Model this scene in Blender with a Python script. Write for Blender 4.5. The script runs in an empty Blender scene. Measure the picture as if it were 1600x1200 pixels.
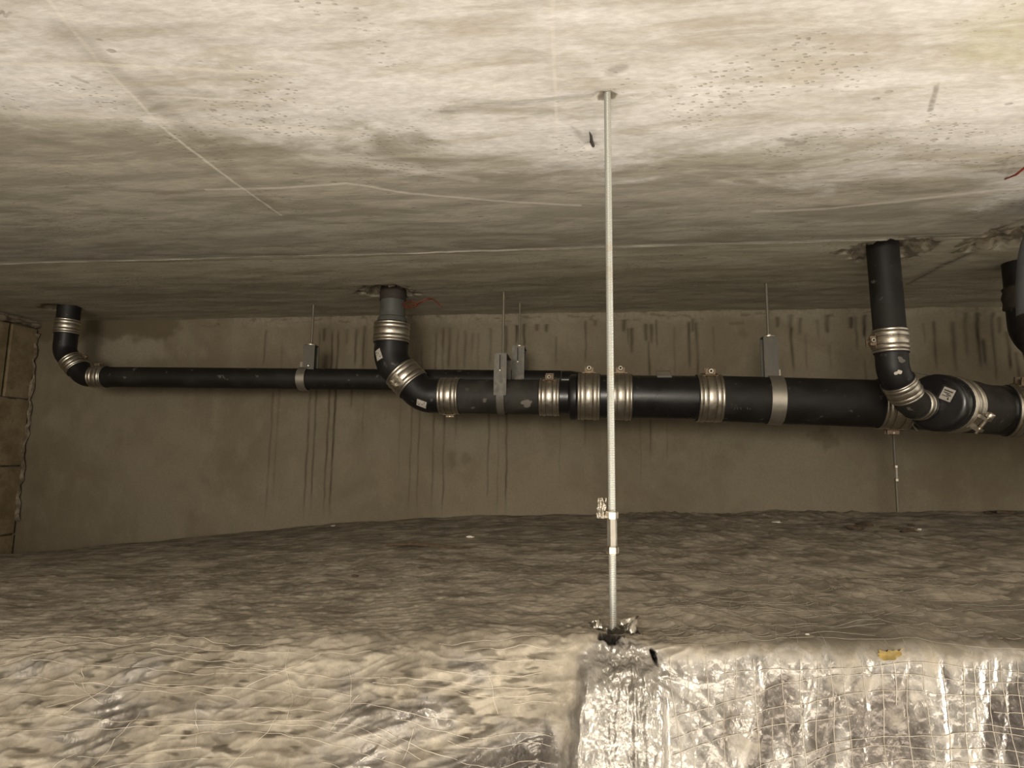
import bpy, bmesh, math, random
import numpy as np
from mathutils import Vector, Matrix
random.seed(7)
C = bpy.context.scene
COL = C.collection
PI = math.pi

# ------------------------------------------------------------------ camera
CZ = 2.0                       # height of the lens above the floor
F = 900.0                      # focal length in pixels of the 1600 px frame
YAW, PITCH, ROLL = 0.11158869, 0.12228435, 0.01203443
HC = 2.0 + 0.51963             # underside of the concrete slab
YW = 2.1                       # back wall
XL = -2.2063                   # block wall on the left
YJ = 1.412                     # formwork joint in the slab
fw = Vector((-math.sin(YAW)*math.cos(PITCH), math.cos(YAW)*math.cos(PITCH), math.sin(PITCH)))
r0 = Vector((math.cos(YAW), math.sin(YAW), 0)); u0 = r0.cross(fw)
rt = r0*math.cos(ROLL)+u0*math.sin(ROLL); up = -r0*math.sin(ROLL)+u0*math.cos(ROLL)
CAM = Vector((0, 0, CZ))
cd = bpy.data.cameras.new('camera'); cam = bpy.data.objects.new('camera', cd); COL.objects.link(cam)
cam.matrix_world = Matrix(((rt.x, up.x, -fw.x, 0), (rt.y, up.y, -fw.y, 0), (rt.z, up.z, -fw.z, CZ), (0, 0, 0, 1)))
cd.sensor_fit = 'HORIZONTAL'; cd.sensor_width = 36; cd.lens = 36*F/1600; cd.clip_start = .02
C.camera = cam

# ------------------------------------------------------------------ light and exposure
C.view_settings.view_transform = 'Standard'
C.view_settings.look = 'None'
C.view_settings.gamma = 1
C.view_settings.use_curve_mapping = False
C.view_settings.exposure = 0.0
w = bpy.data.worlds.new('world'); C.world = w; w.use_nodes = True
w.node_tree.nodes['Background'].inputs[0].default_value = (1, .92, .77, 1)
w.node_tree.nodes['Background'].inputs[1].default_value = 1.06
def area(name, loc, target, size, watts, col):
    l = bpy.data.lights.new(name, 'AREA'); l.shape = 'DISK'; l.size = size; l.energy = watts; l.color = col
    o = bpy.data.objects.new(name, l); COL.objects.link(o); o.location = loc
    o.rotation_euler = (Vector(target)-Vector(loc)).to_track_quat('-Z', 'Y').to_euler()
    return o
WARM = (1, .92, .80)
lo = area('tube_lamp_below', (.20, .10, CZ-.95), (.20, .38, CZ+.5), .3, 32, WARM)
lo.data.shape = 'RECTANGLE'; lo.data.size = 2.5; lo.data.size_y = .45
area('added_light_behind', (-.3, -1.5, CZ+.35), (-.1, 1.6, CZ-.05), .9, 58, WARM)  # unseen lamp added behind the lens to light duct top and wall
area('work_lamp_right', (2.30, .66, CZ-.70), (.2, .72, CZ+.5), .26, 60, WARM)

# ------------------------------------------------------------------ pixel rays of the photograph -> world points
def ray(px, py): return fw+rt*((px-800)/F)-up*((py-600)/F)
def on_z(px, py, z):
    d = ray(px, py); return CAM+d*((z-CZ)/d.z)
def on_y(px, py, y):
    d = ray(px, py); return CAM+d*(y/d.y)
def on_x(px, py, x):
    d = ray(px, py); return CAM+d*(x/d.x)

# ------------------------------------------------------------------ mesh helpers
class MB:
    def __init__(s): s.v = []; s.f = []
    def tube(s, pts, r, n=24, caps=True, ref=None):
        pts = [Vector(p) for p in pts]; N = len(pts)
        rs = r if isinstance(r, (list, tuple)) else [r]*N
        tg = []
        for i in range(N):
            a = pts[max(i-1, 0)]; b = pts[min(i+1, N-1)]
            t = (b-a)
            tg.append(t.normalized() if t.length > 1e-9 else (tg[-1] if tg else Vector((0, 0, 1))))
        x = Vector(ref) if ref else (Vector((0, 0, 1)) if abs(tg[0].z) < .9 else Vector((1, 0, 0)))
        x = (x-tg[0]*x.dot(tg[0])).normalized()
        b0 = len(s.v)
        for i in range(N):
            x = (x-tg[i]*x.dot(tg[i])).normalized(); y = tg[i].cross(x)
            for k in range(n):
                a = 2*PI*k/n
                s.v.append(pts[i]+(x*math.cos(a)+y*math.sin(a))*rs[i])
        for i in range(N-1):
            for k in range(n):
                k2 = (k+1) % n
                s.f.append((b0+i*n+k, b0+i*n+k2, b0+(i+1)*n+k2, b0+(i+1)*n+k))
        if caps:
            s.f.append(tuple(b0+k for k in reversed(range(n))))
            s.f.append(tuple(b0+(N-1)*n+k for k in range(n)))
        return s
    def lathe(s, o, d, prof, n=40, caps=False):      # prof: (distance along d, radius)
        o = Vector(o); d = Vector(d).normalized()
        x = Vector((0, 0, 1)) if abs(d.z) < .9 else Vector((1, 0, 0))
        x = (x-d*x.dot(d)).normalized(); y = d.cross(x); b0 = len(s.v); N = len(prof)
        for t, r in prof:
            for k in range(n):
                a = 2*PI*k/n; s.v.append(o+d*t+(x*math.cos(a)+y*math.sin(a))*r)
        for i in range(N-1):
            for k in range(n):
                k2 = (k+1) % n
                s.f.append((b0+i*n+k, b0+i*n+k2, b0+(i+1)*n+k2, b0+(i+1)*n+k))
        if caps:
            s.f.append(tuple(b0+k for k in reversed(range(n))))
            s.f.append(tuple(b0+(N-1)*n+k for k in range(n)))
        return s
    def box(s, c, ax, ay, az, ch=0.0):               # half-axis vectors, chamfered along az edges
        c = Vector(c); ax = Vector(ax); ay = Vector(ay); az = Vector(az)
        if ch > 0:
            lx, ly = ax.length, ay.length; kx = 1-ch/lx; ky = 1-ch/ly
            ring = [(-1, -ky), (-kx, -1), (kx, -1), (1, -ky), (1, ky), (kx, 1), (-kx, 1), (-1, ky)]
        else: ring = [(-1, -1), (1, -1), (1, 1), (-1, 1)]
        b0 = len(s.v); n = len(ring)
        for sz in (-1, 1):
            for a, b in ring: s.v.append(c+ax*a+ay*b+az*sz)
        for k in range(n):
            k2 = (k+1) % n; s.f.append((b0+k, b0+k2, b0+n+k2, b0+n+k))
        s.f.append(tuple(b0+k for k in reversed(range(n)))); s.f.append(tuple(b0+n+k for k in range(n)))
        return s
    def arcband(s, c, d, x, r, th, wd, a0, a1, n=28):  # flat strap bent round axis d, from angle a0 to a1 (x = angle 0)
        c = Vector(c); d = Vector(d).normalized(); x = Vector(x); x = (x-d*x.dot(d)).normalized(); y = d.cross(x)
        b0 = len(s.v)
        for i in range(n+1):
            a = a0+(a1-a0)*i/n; e = x*math.cos(a)+y*math.sin(a)
            for (rr, t) in ((r, -wd/2), (r, wd/2), (r+th, wd/2), (r+th, -wd/2)): s.v.append(c+e*rr+d*t)
        for i in range(n):
            for k in range(4):
                k2 = (k+1) % 4; s.f.append((b0+i*4+k, b0+i*4+k2, b0+i*4+4+k2, b0+i*4+4+k))
        s.f.append((b0+3, b0+2, b0+1, b0)); e = b0+n*4; s.f.append((e, e+1, e+2, e+3))
        return s
    def blob(s, c, rad, rx=1, ry=1, rz=1, rough=.35, seg=7, ring=5):
        c = Vector(c); b0 = len(s.v)
        for i in range(1, ring):
            for k in range(seg):
                th = PI*i/ring; ph = 2*PI*k/seg; q = rad*(1+random.uniform(-rough, rough))
                s.v.append(c+Vector((math.sin(th)*math.cos(ph)*rx, math.sin(th)*math.sin(ph)*ry, math.cos(th)*rz))*q)
        t = len(s.v); s.v.append(c+Vector((0, 0, rad*rz))); s.v.append(c-Vector((0, 0, rad*rz)))
        for i in range(ring-2):
            for k in range(seg):
                k2 = (k+1) % seg; s.f.append((b0+i*seg+k, b0+(i+1)*seg+k, b0+(i+1)*seg+k2, b0+i*seg+k2))
        for k in range(seg):
            k2 = (k+1) % seg; s.f.append((t, b0+k, b0+k2)); l = b0+(ring-2)*seg; s.f.append((t+1, l+k2, l+k))
        return s

ORG = {}                                             # root origin of each object
def tag(o, label=None, cat=None, group=None, kind=None):
    if label: o['label'] = label
    if cat: o['category'] = cat
    if group: o['group'] = group
    if kind: o['kind'] = kind
    return o
def thing(name, loc, label, cat, group=None):
    o = bpy.data.objects.new(name, None); COL.objects.link(o); o.location = loc
    o.empty_display_size = .02; ORG[o] = Vector(loc)
    return tag(o, label, cat, group)
def obj(name, m, mat, parent=None, smooth=40, org=None):
    """verts are given in world space; parts are stored relative to the base of their thing"""
    base = ORG[parent] if parent is not None else (Vector(org) if org is not None else Vector((0, 0, 0)))
    me = bpy.data.meshes.new(name); me.from_pydata([tuple(v-base) for v in m.v], [], m.f)
    if smooth:
        me.polygons.foreach_set('use_smooth', [True]*len(me.polygons)); me.set_sharp_from_angle(angle=math.radians(smooth))
    me.materials.append(mat); me.update()
    o = bpy.data.objects.new(name, me); COL.objects.link(o)
    if parent is not None: o.parent = parent
    else: o.location = base
    ORG[o] = base
    return o
def grid_mesh(name, P, mat, attrs=None, parent=None, smooth=True):
    """P: rows x cols x 3 array in world space"""
    R, K, _ = P.shape
    base = np.array(ORG[parent]) if parent is not None else np.zeros(3)
    me = bpy.data.meshes.new(name); nv = R*K
    me.vertices.add(nv); me.vertices.foreach_set('co', (P-base).reshape(-1).astype(np.float32))
    i = np.arange(nv).reshape(R, K)
    q = np.stack([i[:-1, :-1], i[:-1, 1:], i[1:, 1:], i[1:, :-1]], -1).reshape(-1)
    nf = (R-1)*(K-1)
    me.loops.add(nf*4); me.loops.foreach_set('vertex_index', q.astype(np.int32))
    me.polygons.add(nf); me.polygons.foreach_set('loop_start', np.arange(0, nf*4, 4, dtype=np.int32))
    me.update(calc_edges=True)
    if smooth: me.polygons.foreach_set('use_smooth', np.ones(nf, dtype=bool))
    for k, a in (attrs or {}).items():
        at = me.attributes.new(k, 'FLOAT', 'POINT'); at.data.foreach_set('value', a.reshape(-1).astype(np.float32))
    me.materials.append(mat)
    o = bpy.data.objects.new(name, me); COL.objects.link(o)
    if parent is not None: o.parent = parent
    ORG[o] = Vector(base)
    return o
# numpy gradient noise
def _h(ix, iy, s):
    n = (ix*374761393+iy*668265263+s*1442695041) & 0xffffffff
    n = ((n ^ (n >> 13))*1274126177) & 0xffffffff
    return ((n ^ (n >> 16)) & 0xffff)/65535.0*2*np.pi
def pn(x, y, s=0):
    x = np.asarray(x, dtype=np.float64); y = np.asarray(y, dtype=np.float64)
    x, y = np.broadcast_arrays(x, y)
    xi = np.floor(x).astype(np.int64); yi = np.floor(y).astype(np.int64); xf = x-xi; yf = y-yi
    u = xf*xf*xf*(xf*(xf*6-15)+10); v = yf*yf*yf*(yf*(yf*6-15)+10)
    def g(a, b):
        t = _h(xi+a, yi+b, s); return np.cos(t)*(xf-a)+np.sin(t)*(yf-b)
    n0 = g(0, 0)*(1-u)+g(1, 0)*u; n1 = g(0, 1)*(1-u)+g(1, 1)*u
    return (n0*(1-v)+n1*v)*1.5
def fbm(x, y, s=0, o=3):
    t = 0; a = 1
    for k in range(o): t = t+a*pn(x*2**k, y*2**k, s+k*17); a *= .5
    return t
def rid(x, y, s=0): return 1-np.minimum(1, np.abs(pn(x, y, s))*2.2)
def sst(a, b, x):
    t = np.clip((x-a)/(b-a), 0, 1); return t*t*(3-2*t)

# ------------------------------------------------------------------ materials
class NT:
    def __init__(s, name):
        s.m = bpy.data.materials.new(name); s.m.use_nodes = True; s.t = s.m.node_tree; s.n = s.t.nodes
        s.b = s.n['Principled BSDF']
    def new(s, t, **k):
        n = s.n.new(t)
        for a, b in k.items(): setattr(n, a, b)
        return n
    def put(s, sock, v):
        if isinstance(v, bpy.types.NodeSocket): s.t.links.new(v, sock)
        elif v is not None:
            if hasattr(sock.default_value, '__len__') and isinstance(v, (tuple, list)) and len(sock.default_value) == 4 and len(v) == 3: v = (*v, 1)
            sock.default_value = v
    def math(s, op, a, b=None, c=None, clamp=False):
        n = s.new('ShaderNodeMath', operation=op, use_clamp=clamp)
        s.put(n.inputs[0], a)
        if b is not None: s.put(n.inputs[1], b)
        if c is not None: s.put(n.inputs[2], c)
        return n.outputs[0]
    def vm(s, op, a, b=None, sc=None):
        n = s.new('ShaderNodeVectorMath', operation=op); s.put(n.inputs[0], a)
        if b is not None: s.put(n.inputs[1], b)
        if sc is not None: s.put(n.inputs['Scale'], sc)
        return n.outputs['Value'] if op in ('DOT_PRODUCT', 'LENGTH', 'DISTANCE') else n.outputs[0]
    def pos(s): return s.new('ShaderNodeNewGeometry').outputs['Position']
    def obj(s): return s.new('ShaderNodeTexCoord').outputs['Object']
    def attr(s, name): return s.new('ShaderNodeAttribute', attribute_name=name).outputs['Fac']
    def mul(s, v, xyz): return s.vm('MULTIPLY', v, xyz)
    def noise(s, v, scale, detail=4, rough=.55, dist=0.0):
        n = s.new('ShaderNodeTexNoise'); s.put(n.inputs['Vector'], v); n.inputs['Scale'].default_value = scale
        n.inputs['Detail'].default_value = detail; n.inputs['Roughness'].default_value = rough; n.inputs['Distortion'].default_value = dist
        return n.outputs['Fac']
    def voro(s, v, scale, feature='F1', rnd=1):
        n = s.new('ShaderNodeTexVoronoi', feature=feature); s.put(n.inputs['Vector'], v); n.inputs['Scale'].default_value = scale
        n.inputs['Randomness'].default_value = rnd
        return n.outputs['Distance']
    def map(s, x, a, b, c=0.0, d=1.0, smooth=True):
        n = s.new('ShaderNodeMapRange', interpolation_type='SMOOTHSTEP' if smooth else 'LINEAR')
        s.put(n.inputs['Value'], x); n.inputs['From Min'].default_value = a; n.inputs['From Max'].default_value = b
        n.inputs['To Min'].default_value = c; n.inputs['To Max'].default_value = d
        return n.outputs['Result']
    def mix(s, f, a, b, bt='MIX'):
        n = s.new('ShaderNodeMix', data_type='RGBA', blend_type=bt); n.clamp_factor = True
        s.put(n.inputs[0], f); s.put(n.inputs[6], a); s.put(n.inputs[7], b)
        return n.outputs[2]
    def bump(s, h, strength, dist, normal=None):
        n = s.new('ShaderNodeBump'); s.put(n.inputs['Height'], h); n.inputs['Strength'].default_value = strength; n.inputs['Distance'].default_value = dist
        if normal is not None: s.put(n.inputs['Normal'], normal)
        return n.outputs[0]
    def out(s, col=None, rough=None, metal=None, normal=None, spec=None):
        if col is not None: s.put(s.b.inputs['Base Color'], col)
        if rough is not None: s.put(s.b.inputs['Roughness'], rough)
        if metal is not None: s.put(s.b.inputs['Metallic'], metal)
        if normal is not None: s.put(s.b.inputs['Normal'], normal)
        if spec is not None: s.put(s.b.inputs['Specular IOR Level'], spec)
        return s.m
    def segs(s, p, pts, width, soft=None):           # mask of a polyline drawn on the surface
        soft = soft or width; d = None
        for a, b in zip(pts[:-1], pts[1:]):
            a = Vector(a); b = Vector(b); L = (b-a).length; dr = (b-a)/L
            q = s.vm('SUBTRACT', p, tuple(a)); t = s.vm('DOT_PRODUCT', q, tuple(dr))
            t = s.math('MINIMUM', s.math('MAXIMUM', t, 0.0), L)
            n = s.new('ShaderNodeVectorMath', operation='SCALE'); n.inputs[0].default_value = tuple(dr); s.put(n.inputs['Scale'], t)
            e = s.vm('DISTANCE', q, n.outputs[0])
            d = e if d is None else s.math('MINIMUM', d, e)
        return s.map(d, width*.35, width*.35+soft, 1.0, 0.0)
    def spot(s, p, c, rx, ry, n=None, amt=.0):       # irregular patch
        q = s.vm('DIVIDE', s.vm('SUBTRACT', p, tuple(c)), (rx, ry, 1e3))
        d = s.vm('LENGTH', q)
        if n is not None: d = s.math('ADD', d, s.math('MULTIPLY', s.math('SUBTRACT', n, .5), amt))
        return d

def cz(px, py): return on_z(px, py, HC)
def mat_ceiling():
    m = NT('cast_concrete_slab'); p = m.pos()
    wob = m.new('ShaderNodeTexNoise'); m.put(wob.inputs['Vector'], p); wob.inputs['Scale'].default_value = 9; wob.inputs['Detail'].default_value = 3
    flat = m.mul(p, (1, 1, 0))
    wp = m.vm('ADD', flat, m.vm('MULTIPLY', m.vm('SUBTRACT', wob.outputs['Color'], (.5, .5, .5)), (.014, .014, 0)))
    big = m.noise(m.mul(p, (1, 1.6, 1)), 2.2, 5, .6, .6)
    smear = m.noise(m.mul(p, (1, 5, 1)), 5, 6, .65, .4)
    fine = m.noise(m.mul(p, (1, 2, 1)), 60, 5, .6)
    col = m.mix(m.map(big, .38, .62), (.38, .35, .31), (.55, .525, .50))
    col = m.mix(m.map(smear, .40, .62, 0, .55), col, (.61, .585, .56))
    col = m.mix(m.map(smear, .47, .34, 0, .45), col, (.36, .315, .24))
    sp = m.new('ShaderNodeSeparateXYZ'); m.put(sp.inputs[0], p); Y = sp.outputs[1]; X = sp.outputs[0]
    # damp olive zone with painted light falloff towards the wall, edge wandering
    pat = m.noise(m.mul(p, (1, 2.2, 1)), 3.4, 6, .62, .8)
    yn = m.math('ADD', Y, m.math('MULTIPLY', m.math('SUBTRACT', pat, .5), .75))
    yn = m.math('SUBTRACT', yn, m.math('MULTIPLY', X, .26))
    darkening = m.map(yn, .84, 1.02, 0, .82)
    col = m.mix(darkening, col, m.mix(m.map(smear, .4, .6), (.165, .147, .105), (.27, .243, .182)))
    # second casting bay behind the joint
    col = m.mix(m.map(Y, YJ-.003, YJ+.003, 0, .72), col, m.mix(m.map(smear, .38, .62), (.41, .368, .275), (.55, .505, .40)))
    # pale scratches and laitance lines
    def pl(pts): return [Vector((q.x, q.y, 0)) for q in (cz(*a) for a in pts)]
    light = [([(60, -20), (150, 92), (245, 192), (345, 270), (440, 336)], .0035, .5), ([(0, 100), (160, 102), (465, 117)], .004, .55),
             ([(60, 146), (230, 150), (500, 161)], .003, .4), ([(0, 174), (180, 182), (400, 200), (560, 208)], .010, .4),
             ([(325, 297), (440, 294), (540, 287), (640, 302), (800, 316), (905, 322)], .005, .5),
             ([(862, -10), (866, 70), (872, 240)], .003, .35), ([(1180, 330), (1290, 326), (1440, 310), (1610, 292)], .006, .45),
             ([(1300, 282), (1420, 274), (1610, 256)], .008, .35), ([(480, 245), (620, 262), (740, 280)], .012, .3), ([(640, 120), (700, 132), (790, 134)], .008, .35),
             ([(0, 410), (450, 402), (950, 384), (1350, 373), (1500, 366), (1600, 362)], .004, .5)]
    for pts, wd, st in light:
        k = m.segs(wp, pl(pts), wd)
        col = m.mix(m.math('MULTIPLY', k, m.map(fine, .3, .55, st*.4, st)), col, (.62, .575, .51))
    dark = [([(95, 40), (190, 120), (320, 222), (430, 330)], .018, .28), ([(1455, 172), (1465, 132)], .004, .6), ([(1418, 446), (1470, 418), (1520, 396), (1575, 368)], .008, .75),
            ([(1440, 432), (1500, 404), (1560, 380)], .020, .4), ([(0, 415), (450, 407), (950, 389), (1350, 377), (1500, 370)], .003, .65),
            ([(1500, 392), (1545, 366), (1600, 342)], .006, .5), ([(115, 120), (135, 128)], .004, .5), ([(0, 22), (6, 18), (10, 26), (18, 20)], .002, .6), ([(540, 310), (552, 320), (535, 330)], .003, .25),
            ([(955, 112), (970, 106)], .010, .5), ([(1220, 218), (1236, 220)], .007, .5), ([(1232, 226), (1256, 224)], .007, .5), ([(1150, 283), (1178, 284)], .008, .45), ([(1155, 261), (1178, 260)], .005, .4)]
    for pts, wd, st in dark:
        k = m.segs(wp, pl(pts), wd)
        col = m.mix(m.math('MULTIPLY', k, m.map(fine, .62, .4, st*.45, st)), col, (.12, .10, .075))
    # greenish patch at the near right, broken concrete round the pipe openings
    c = cz(1600, 40); k = m.map(m.spot(flat, (c.x+.02, c.y, 0), .11, .085, m.noise(p, 9, 5), 1.5), .70, 1.2, 1, 0)
    col = m.mix(m.math('MULTIPLY', k, m.map(smear, .35, .6, .75, .4)), col, (.34, .315, .205))
    pn_ = m.noise(p, 26, 4)
    for (px, py, rx, ry) in ((1390, 392, .11, .085), (607, 458, .10, .07), (1560, 374, .085, .10), (97, 483, .075, .06), (948, 150, .016, .013)):
        c = cz(px, py); k = m.map(m.spot(flat, (c.x, c.y, 0), rx, ry, pn_, 2.2), .72, 1.0, 1, 0)
        col = m.mix(m.math('MULTIPLY', k, .8), col, m.mix(m.map(pn_, .42, .58), (.09, .07, .045), (.33, .28, .2)))
    # air holes in clusters, drawn out along the pour
    v = m.voro(m.mul(p, (1, 1.7, 1)), 75); cl = m.noise(p, 5.5, 4)
    pits = m.math('MULTIPLY', m.map(v, .16, .30, 1, 0), m.map(cl, .52, .60))
    v2 = m.voro(m.mul(p, (1, 1.5, 1)), 17); pits2 = m.math('MULTIPLY', m.map(v2, .07, .13, 1, 0), m.map(m.noise(p, 3.1, 2), .45, .58))
    pits = m.math('MAXIMUM', pits, pits2)
    col = m.mix(m.math('MULTIPLY', pits, .5), col, (.17, .145, .11))
    col = m.mix(m.map(fine, .35, .65, .0, .22), col, (.22, .19, .14))
    h = m.math('ADD', m.math('MULTIPLY', smear, .5), m.math('SUBTRACT', m.math('MULTIPLY', fine, .35), m.math('MULTIPLY', pits, .5)))
    return m.out(col, m.map(smear, .3, .7, .95, .72), 0, m.bump(h, .35, .008), .25)

def mat_wall():
    m = NT('stained_concrete_wall'); p = m.pos()
    big = m.noise(p, 2.6, 5, .6, .5); mid = m.noise(m.mul(p, (1, 1, .7)), 11, 5, .6); fine = m.noise(p, 110, 4, .6)
    col = m.mix(m.map(big, .36, .64), (.168, .138, .092), (.215, .184, .130))
    col = m.mix(m.map(mid, .48, .68, 0, .4), col, (.25, .215, .155))
    pale = m.attr('pale'); st = m.attr('stain'); dk = m.attr('darkening')
    col = m.mix(m.math('MULTIPLY', pale, .7), col, (.31, .275, .215))
    col = m.mix(m.math('MULTIPLY', dk, .8), col, (.09, .066, .034))
    col = m.mix(m.math('MULTIPLY', st, m.map(mid, .3, .7, .75, 1)), col, (.034, .024, .013))
    col = m.mix(m.map(fine, .35, .68, 0, .22), col, (.11, .09, .06))
    return m.out(col, .85, 0, m.bump(m.math('ADD', mid, m.math('MULTIPLY', fine, .4)), .25, .006), .25)

def mat_block():
    m = NT('aerated_block'); p = m.pos()
    n = m.noise(p, 14, 5, .6); f = m.noise(p, 140, 3)
    col = m.mix(m.map(n, .35, .65), (.155, .118, .064), (.235, .185, .112))
    col = m.mix(m.map(f, .55, .7, 0, .5), col, (.09, .07, .04))
    return m.out(col, .95, 0, m.bump(m.math('ADD', n, m.math('MULTIPLY', f, .5)), .35, .004), .2)
def mat_mortar():
    m = NT('mortar'); p = m.pos(); n = m.noise(p, 22, 5, .65)
    return m.out(m.mix(m.map(n, .4, .62), (.10, .078, .05), (.27, .225, .165)), .95, 0, m.bump(n, .6, .01), .2)
def mat_iron(name, base, dusty, rough, dust=.35, spec=.5):
    m = NT(name); p = m.pos(); n = m.noise(p, 13, 5, .62); f = m.noise(m.mul(p, (1, 1, 1)), 170, 3)
    col = m.mix(m.map(n, .42, .70, 0, dust), base, dusty)
    col = m.mix(m.map(m.noise(p, 33, 4), .64, .72, 0, dust), col, (.16, .145, .12))
    return m.out(col, m.map(n, .3, .7, rough-.05, rough+.12), 0, m.bump(m.math('ADD', n, m.math('MULTIPLY', f, .4)), .12, .003), spec)
def mat_steel(name, col, rough, rust=.35, metal=1.0):
    m = NT(name); p = m.pos(); n = m.noise(p, 28, 5, .6); s = m.noise(p, 90, 3)
    c = m.mix(m.map(n, .45, .70, 0, rust), col, (.20, .145, .085))
    return m.out(c, m.map(s, .3, .7, rough-.04, rough+.1), metal, m.bump(s, .08, .002))
def mat_rod(name, col, pitch):
    m = NT(name); p = m.pos(); s = m.new('ShaderNodeSeparateXYZ'); m.put(s.inputs[0], p)
    th = m.math('SINE', m.math('MULTIPLY', s.outputs[2], 2*PI/pitch))
    n = m.noise(p, 26, 4)
    c = m.mix(m.map(n, .54, .72, 0, .6), col, (.32, .25, .17))
    return m.out(c, .45, .5, m.bump(th, .35, .0009))
def mat_plain(name, col, rough, metal=0.0, nscale=40, var=.35, dark=None):
    m = NT(name); p = m.pos(); n = m.noise(p, nscale, 4)
    dark = dark or tuple(c*.45 for c in col)
    return m.out(m.mix(m.map(n, .4, .68, 0, var), col, dark), rough, metal, m.bump(n, .15, .003))
def mat_foil():
    m = NT('dusty_aluminium_foil'); p = m.pos()
    dust = m.attr('dust'); hole = m.attr('hole'); tarn_shade = m.attr('tarnish_shade')
    n1 = m.noise(p, 9, 5, .65); n2 = m.noise(p, 46, 5, .65); n3 = m.noise(p, 180, 3, .6)
    d = m.math('ADD', dust, m.math('MULTIPLY', m.math('SUBTRACT', n1, .5), .9))
    d = m.math('ADD', d, m.math('MULTIPLY', m.math('SUBTRACT', n2, .5), .8))
    d = m.map(d, .15, .85)
    dcol = m.mix(m.map(n1, .36, .64), (.17, .146, .11), (.29, .255, .20))
    dcol = m.mix(m.map(n2, .5, .72, 0, .5), dcol, (.42, .37, .29))
    dcol = m.mix(m.attr('grime_shade'), dcol, (.085, .072, .052))
    fcol = m.mix(m.map(n2, .35, .65), (.24, .222, .195), (.38, .355, .32))
    fcol = m.mix(tarn_shade, fcol, m.mix(m.map(n1, .4, .6), (.075, .065, .058), (.145, .126, .108)))
    col = m.mix(d, fcol, dcol)
    col = m.mix(hole, col, (.01, .008, .006))
    # crinkles: folded facets
    cr = m.voro(m.mul(p, (1, .6, .45)), 70, 'DISTANCE_TO_EDGE')
    cr2 = m.voro(m.mul(p, (1, .6, .7)), 190, 'DISTANCE_TO_EDGE')
    h = m.math('ADD', m.math('MULTIPLY', m.map(cr, 0, .25), .25), m.math('ADD', m.math('MULTIPLY', m.map(cr2, 0, .3), .12), m.math('MULTIPLY', n2, 1.0)))
    h = m.math('ADD', h, m.math('MULTIPLY', n3, .25))
    wv = m.new('ShaderNodeTexNoise'); m.put(wv.inputs['Vector'], p); wv.inputs['Scale'].default_value = 60
    wp = m.vm('ADD', m.mul(p, (1, 1, .62)), m.vm('MULTIPLY', m.vm('SUBTRACT', wv.outputs['Color'], (.5, .5, .5)), (.010, .010, .010)))
    fac = m.math('ADD', m.voro(wp, 105), m.math('MULTIPLY', m.voro(wp, 230), .45))
    h = m.math('ADD', h, m.math('MULTIPLY', m.math('MULTIPLY', fac, m.attr('crumple')), 1.9))
    rough = m.map(d, 0, 1, .36, .88, False)
    metal = m.map(d, .0, .7, .72, 0.0, False)
    return m.out(col, rough, metal, m.bump(h, .30, .004), .3)

M_ceil = mat_ceiling(); M_wall = mat_wall(); M_block = mat_block(); M_mortar = mat_mortar()
M_iron = mat_iron('dull_black_cast_iron', (.0085, .0075, .0065), (.026, .022, .018), .58, .5, .35)
M_gloss = mat_iron('glossy_black_fitting', (.0075, .007, .008), (.02, .018, .017), .30, .25, .6)
M_bend = mat_iron('black_coated_bend', (.0065, .006, .0065), (.024, .021, .019), .45, .45, .4)
M_grime = mat_iron('grimy_grey_iron', (.020, .0175, .0145), (.052, .046, .037), .6, .7, .35)
M_grey = mat_plain('grey_plastic_sleeve', (.085, .085, .075), .55, 0, 30, .4)
M_band = mat_steel('stainless_band', (.60, .555, .48), .34, .3)
M_bolt = mat_steel('zinc_bolt', (.72, .66, .55), .3, .2)
M_rusty = mat_steel('rusty_lug', (.22, .165, .115), .5, .8, .7)
M_galv = mat_steel('galvanised_strap', (.38, .35, .30), .42, .2, .85)
M_bracket = mat_steel('dull_galvanised_bracket', (.115, .108, .092), .55, .3, .4)
M_rod = mat_rod('galvanised_threaded_rod', (.36, .36, .325), .0022)
M_rodd = mat_rod('dull_threaded_rod', (.20, .18, .14), .003)
M_rubber = mat_plain('black_rubber', (.012, .011, .010), .7)
M_label = mat_plain('printed_paper_label', (.50, .46, .40), .7, 0, 160, .55, (.22, .2, .18))
M_print = mat_plain('black_print', (.04, .036, .033), .7)
M_white = mat_plain('white_plaster', (.62, .57, .49), .9, 0, 60, .3)
M_dirt = mat_plain('dark_dirt', (.085, .058, .034), .95, 0, 90, .7)
M_red = mat_plain('red_cable', (.16, .030, .014), .5, 0, 50, .4)
M_redb = mat_plain('bright_red_cable', (.24, .03, .02), .5, 0, 50, .3)
M_leaf = mat_plain('dry_leaf', (.20, .135, .03), .8, 0, 80, .5)
M_hose = mat_plain('grey_black_hose', (.085, .086, .092), .45, 0, 25, .4)
M_tape = mat_plain('brown_tape', (.040, .030, .022), .75, 0, 60, .5)
M_foil = mat_foil()
M_crump = mat_steel('crumpled_foil', (.36, .33, .28), .38, .3)
M_thread = mat_steel('foil_scrim_thread', (.36, .32, .26), .5, .4, .2)
M_threadl = mat_steel('pale_scrim_thread', (.47, .42, .34), .6, .35, .1)
M_threadd = mat_plain('dusty_thread', (.30, .265, .205), .9, 0, 60, .4)
M_floor = mat_plain('concrete_floor', (.25, .225, .19), .9, 0, 6, .4)

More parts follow.
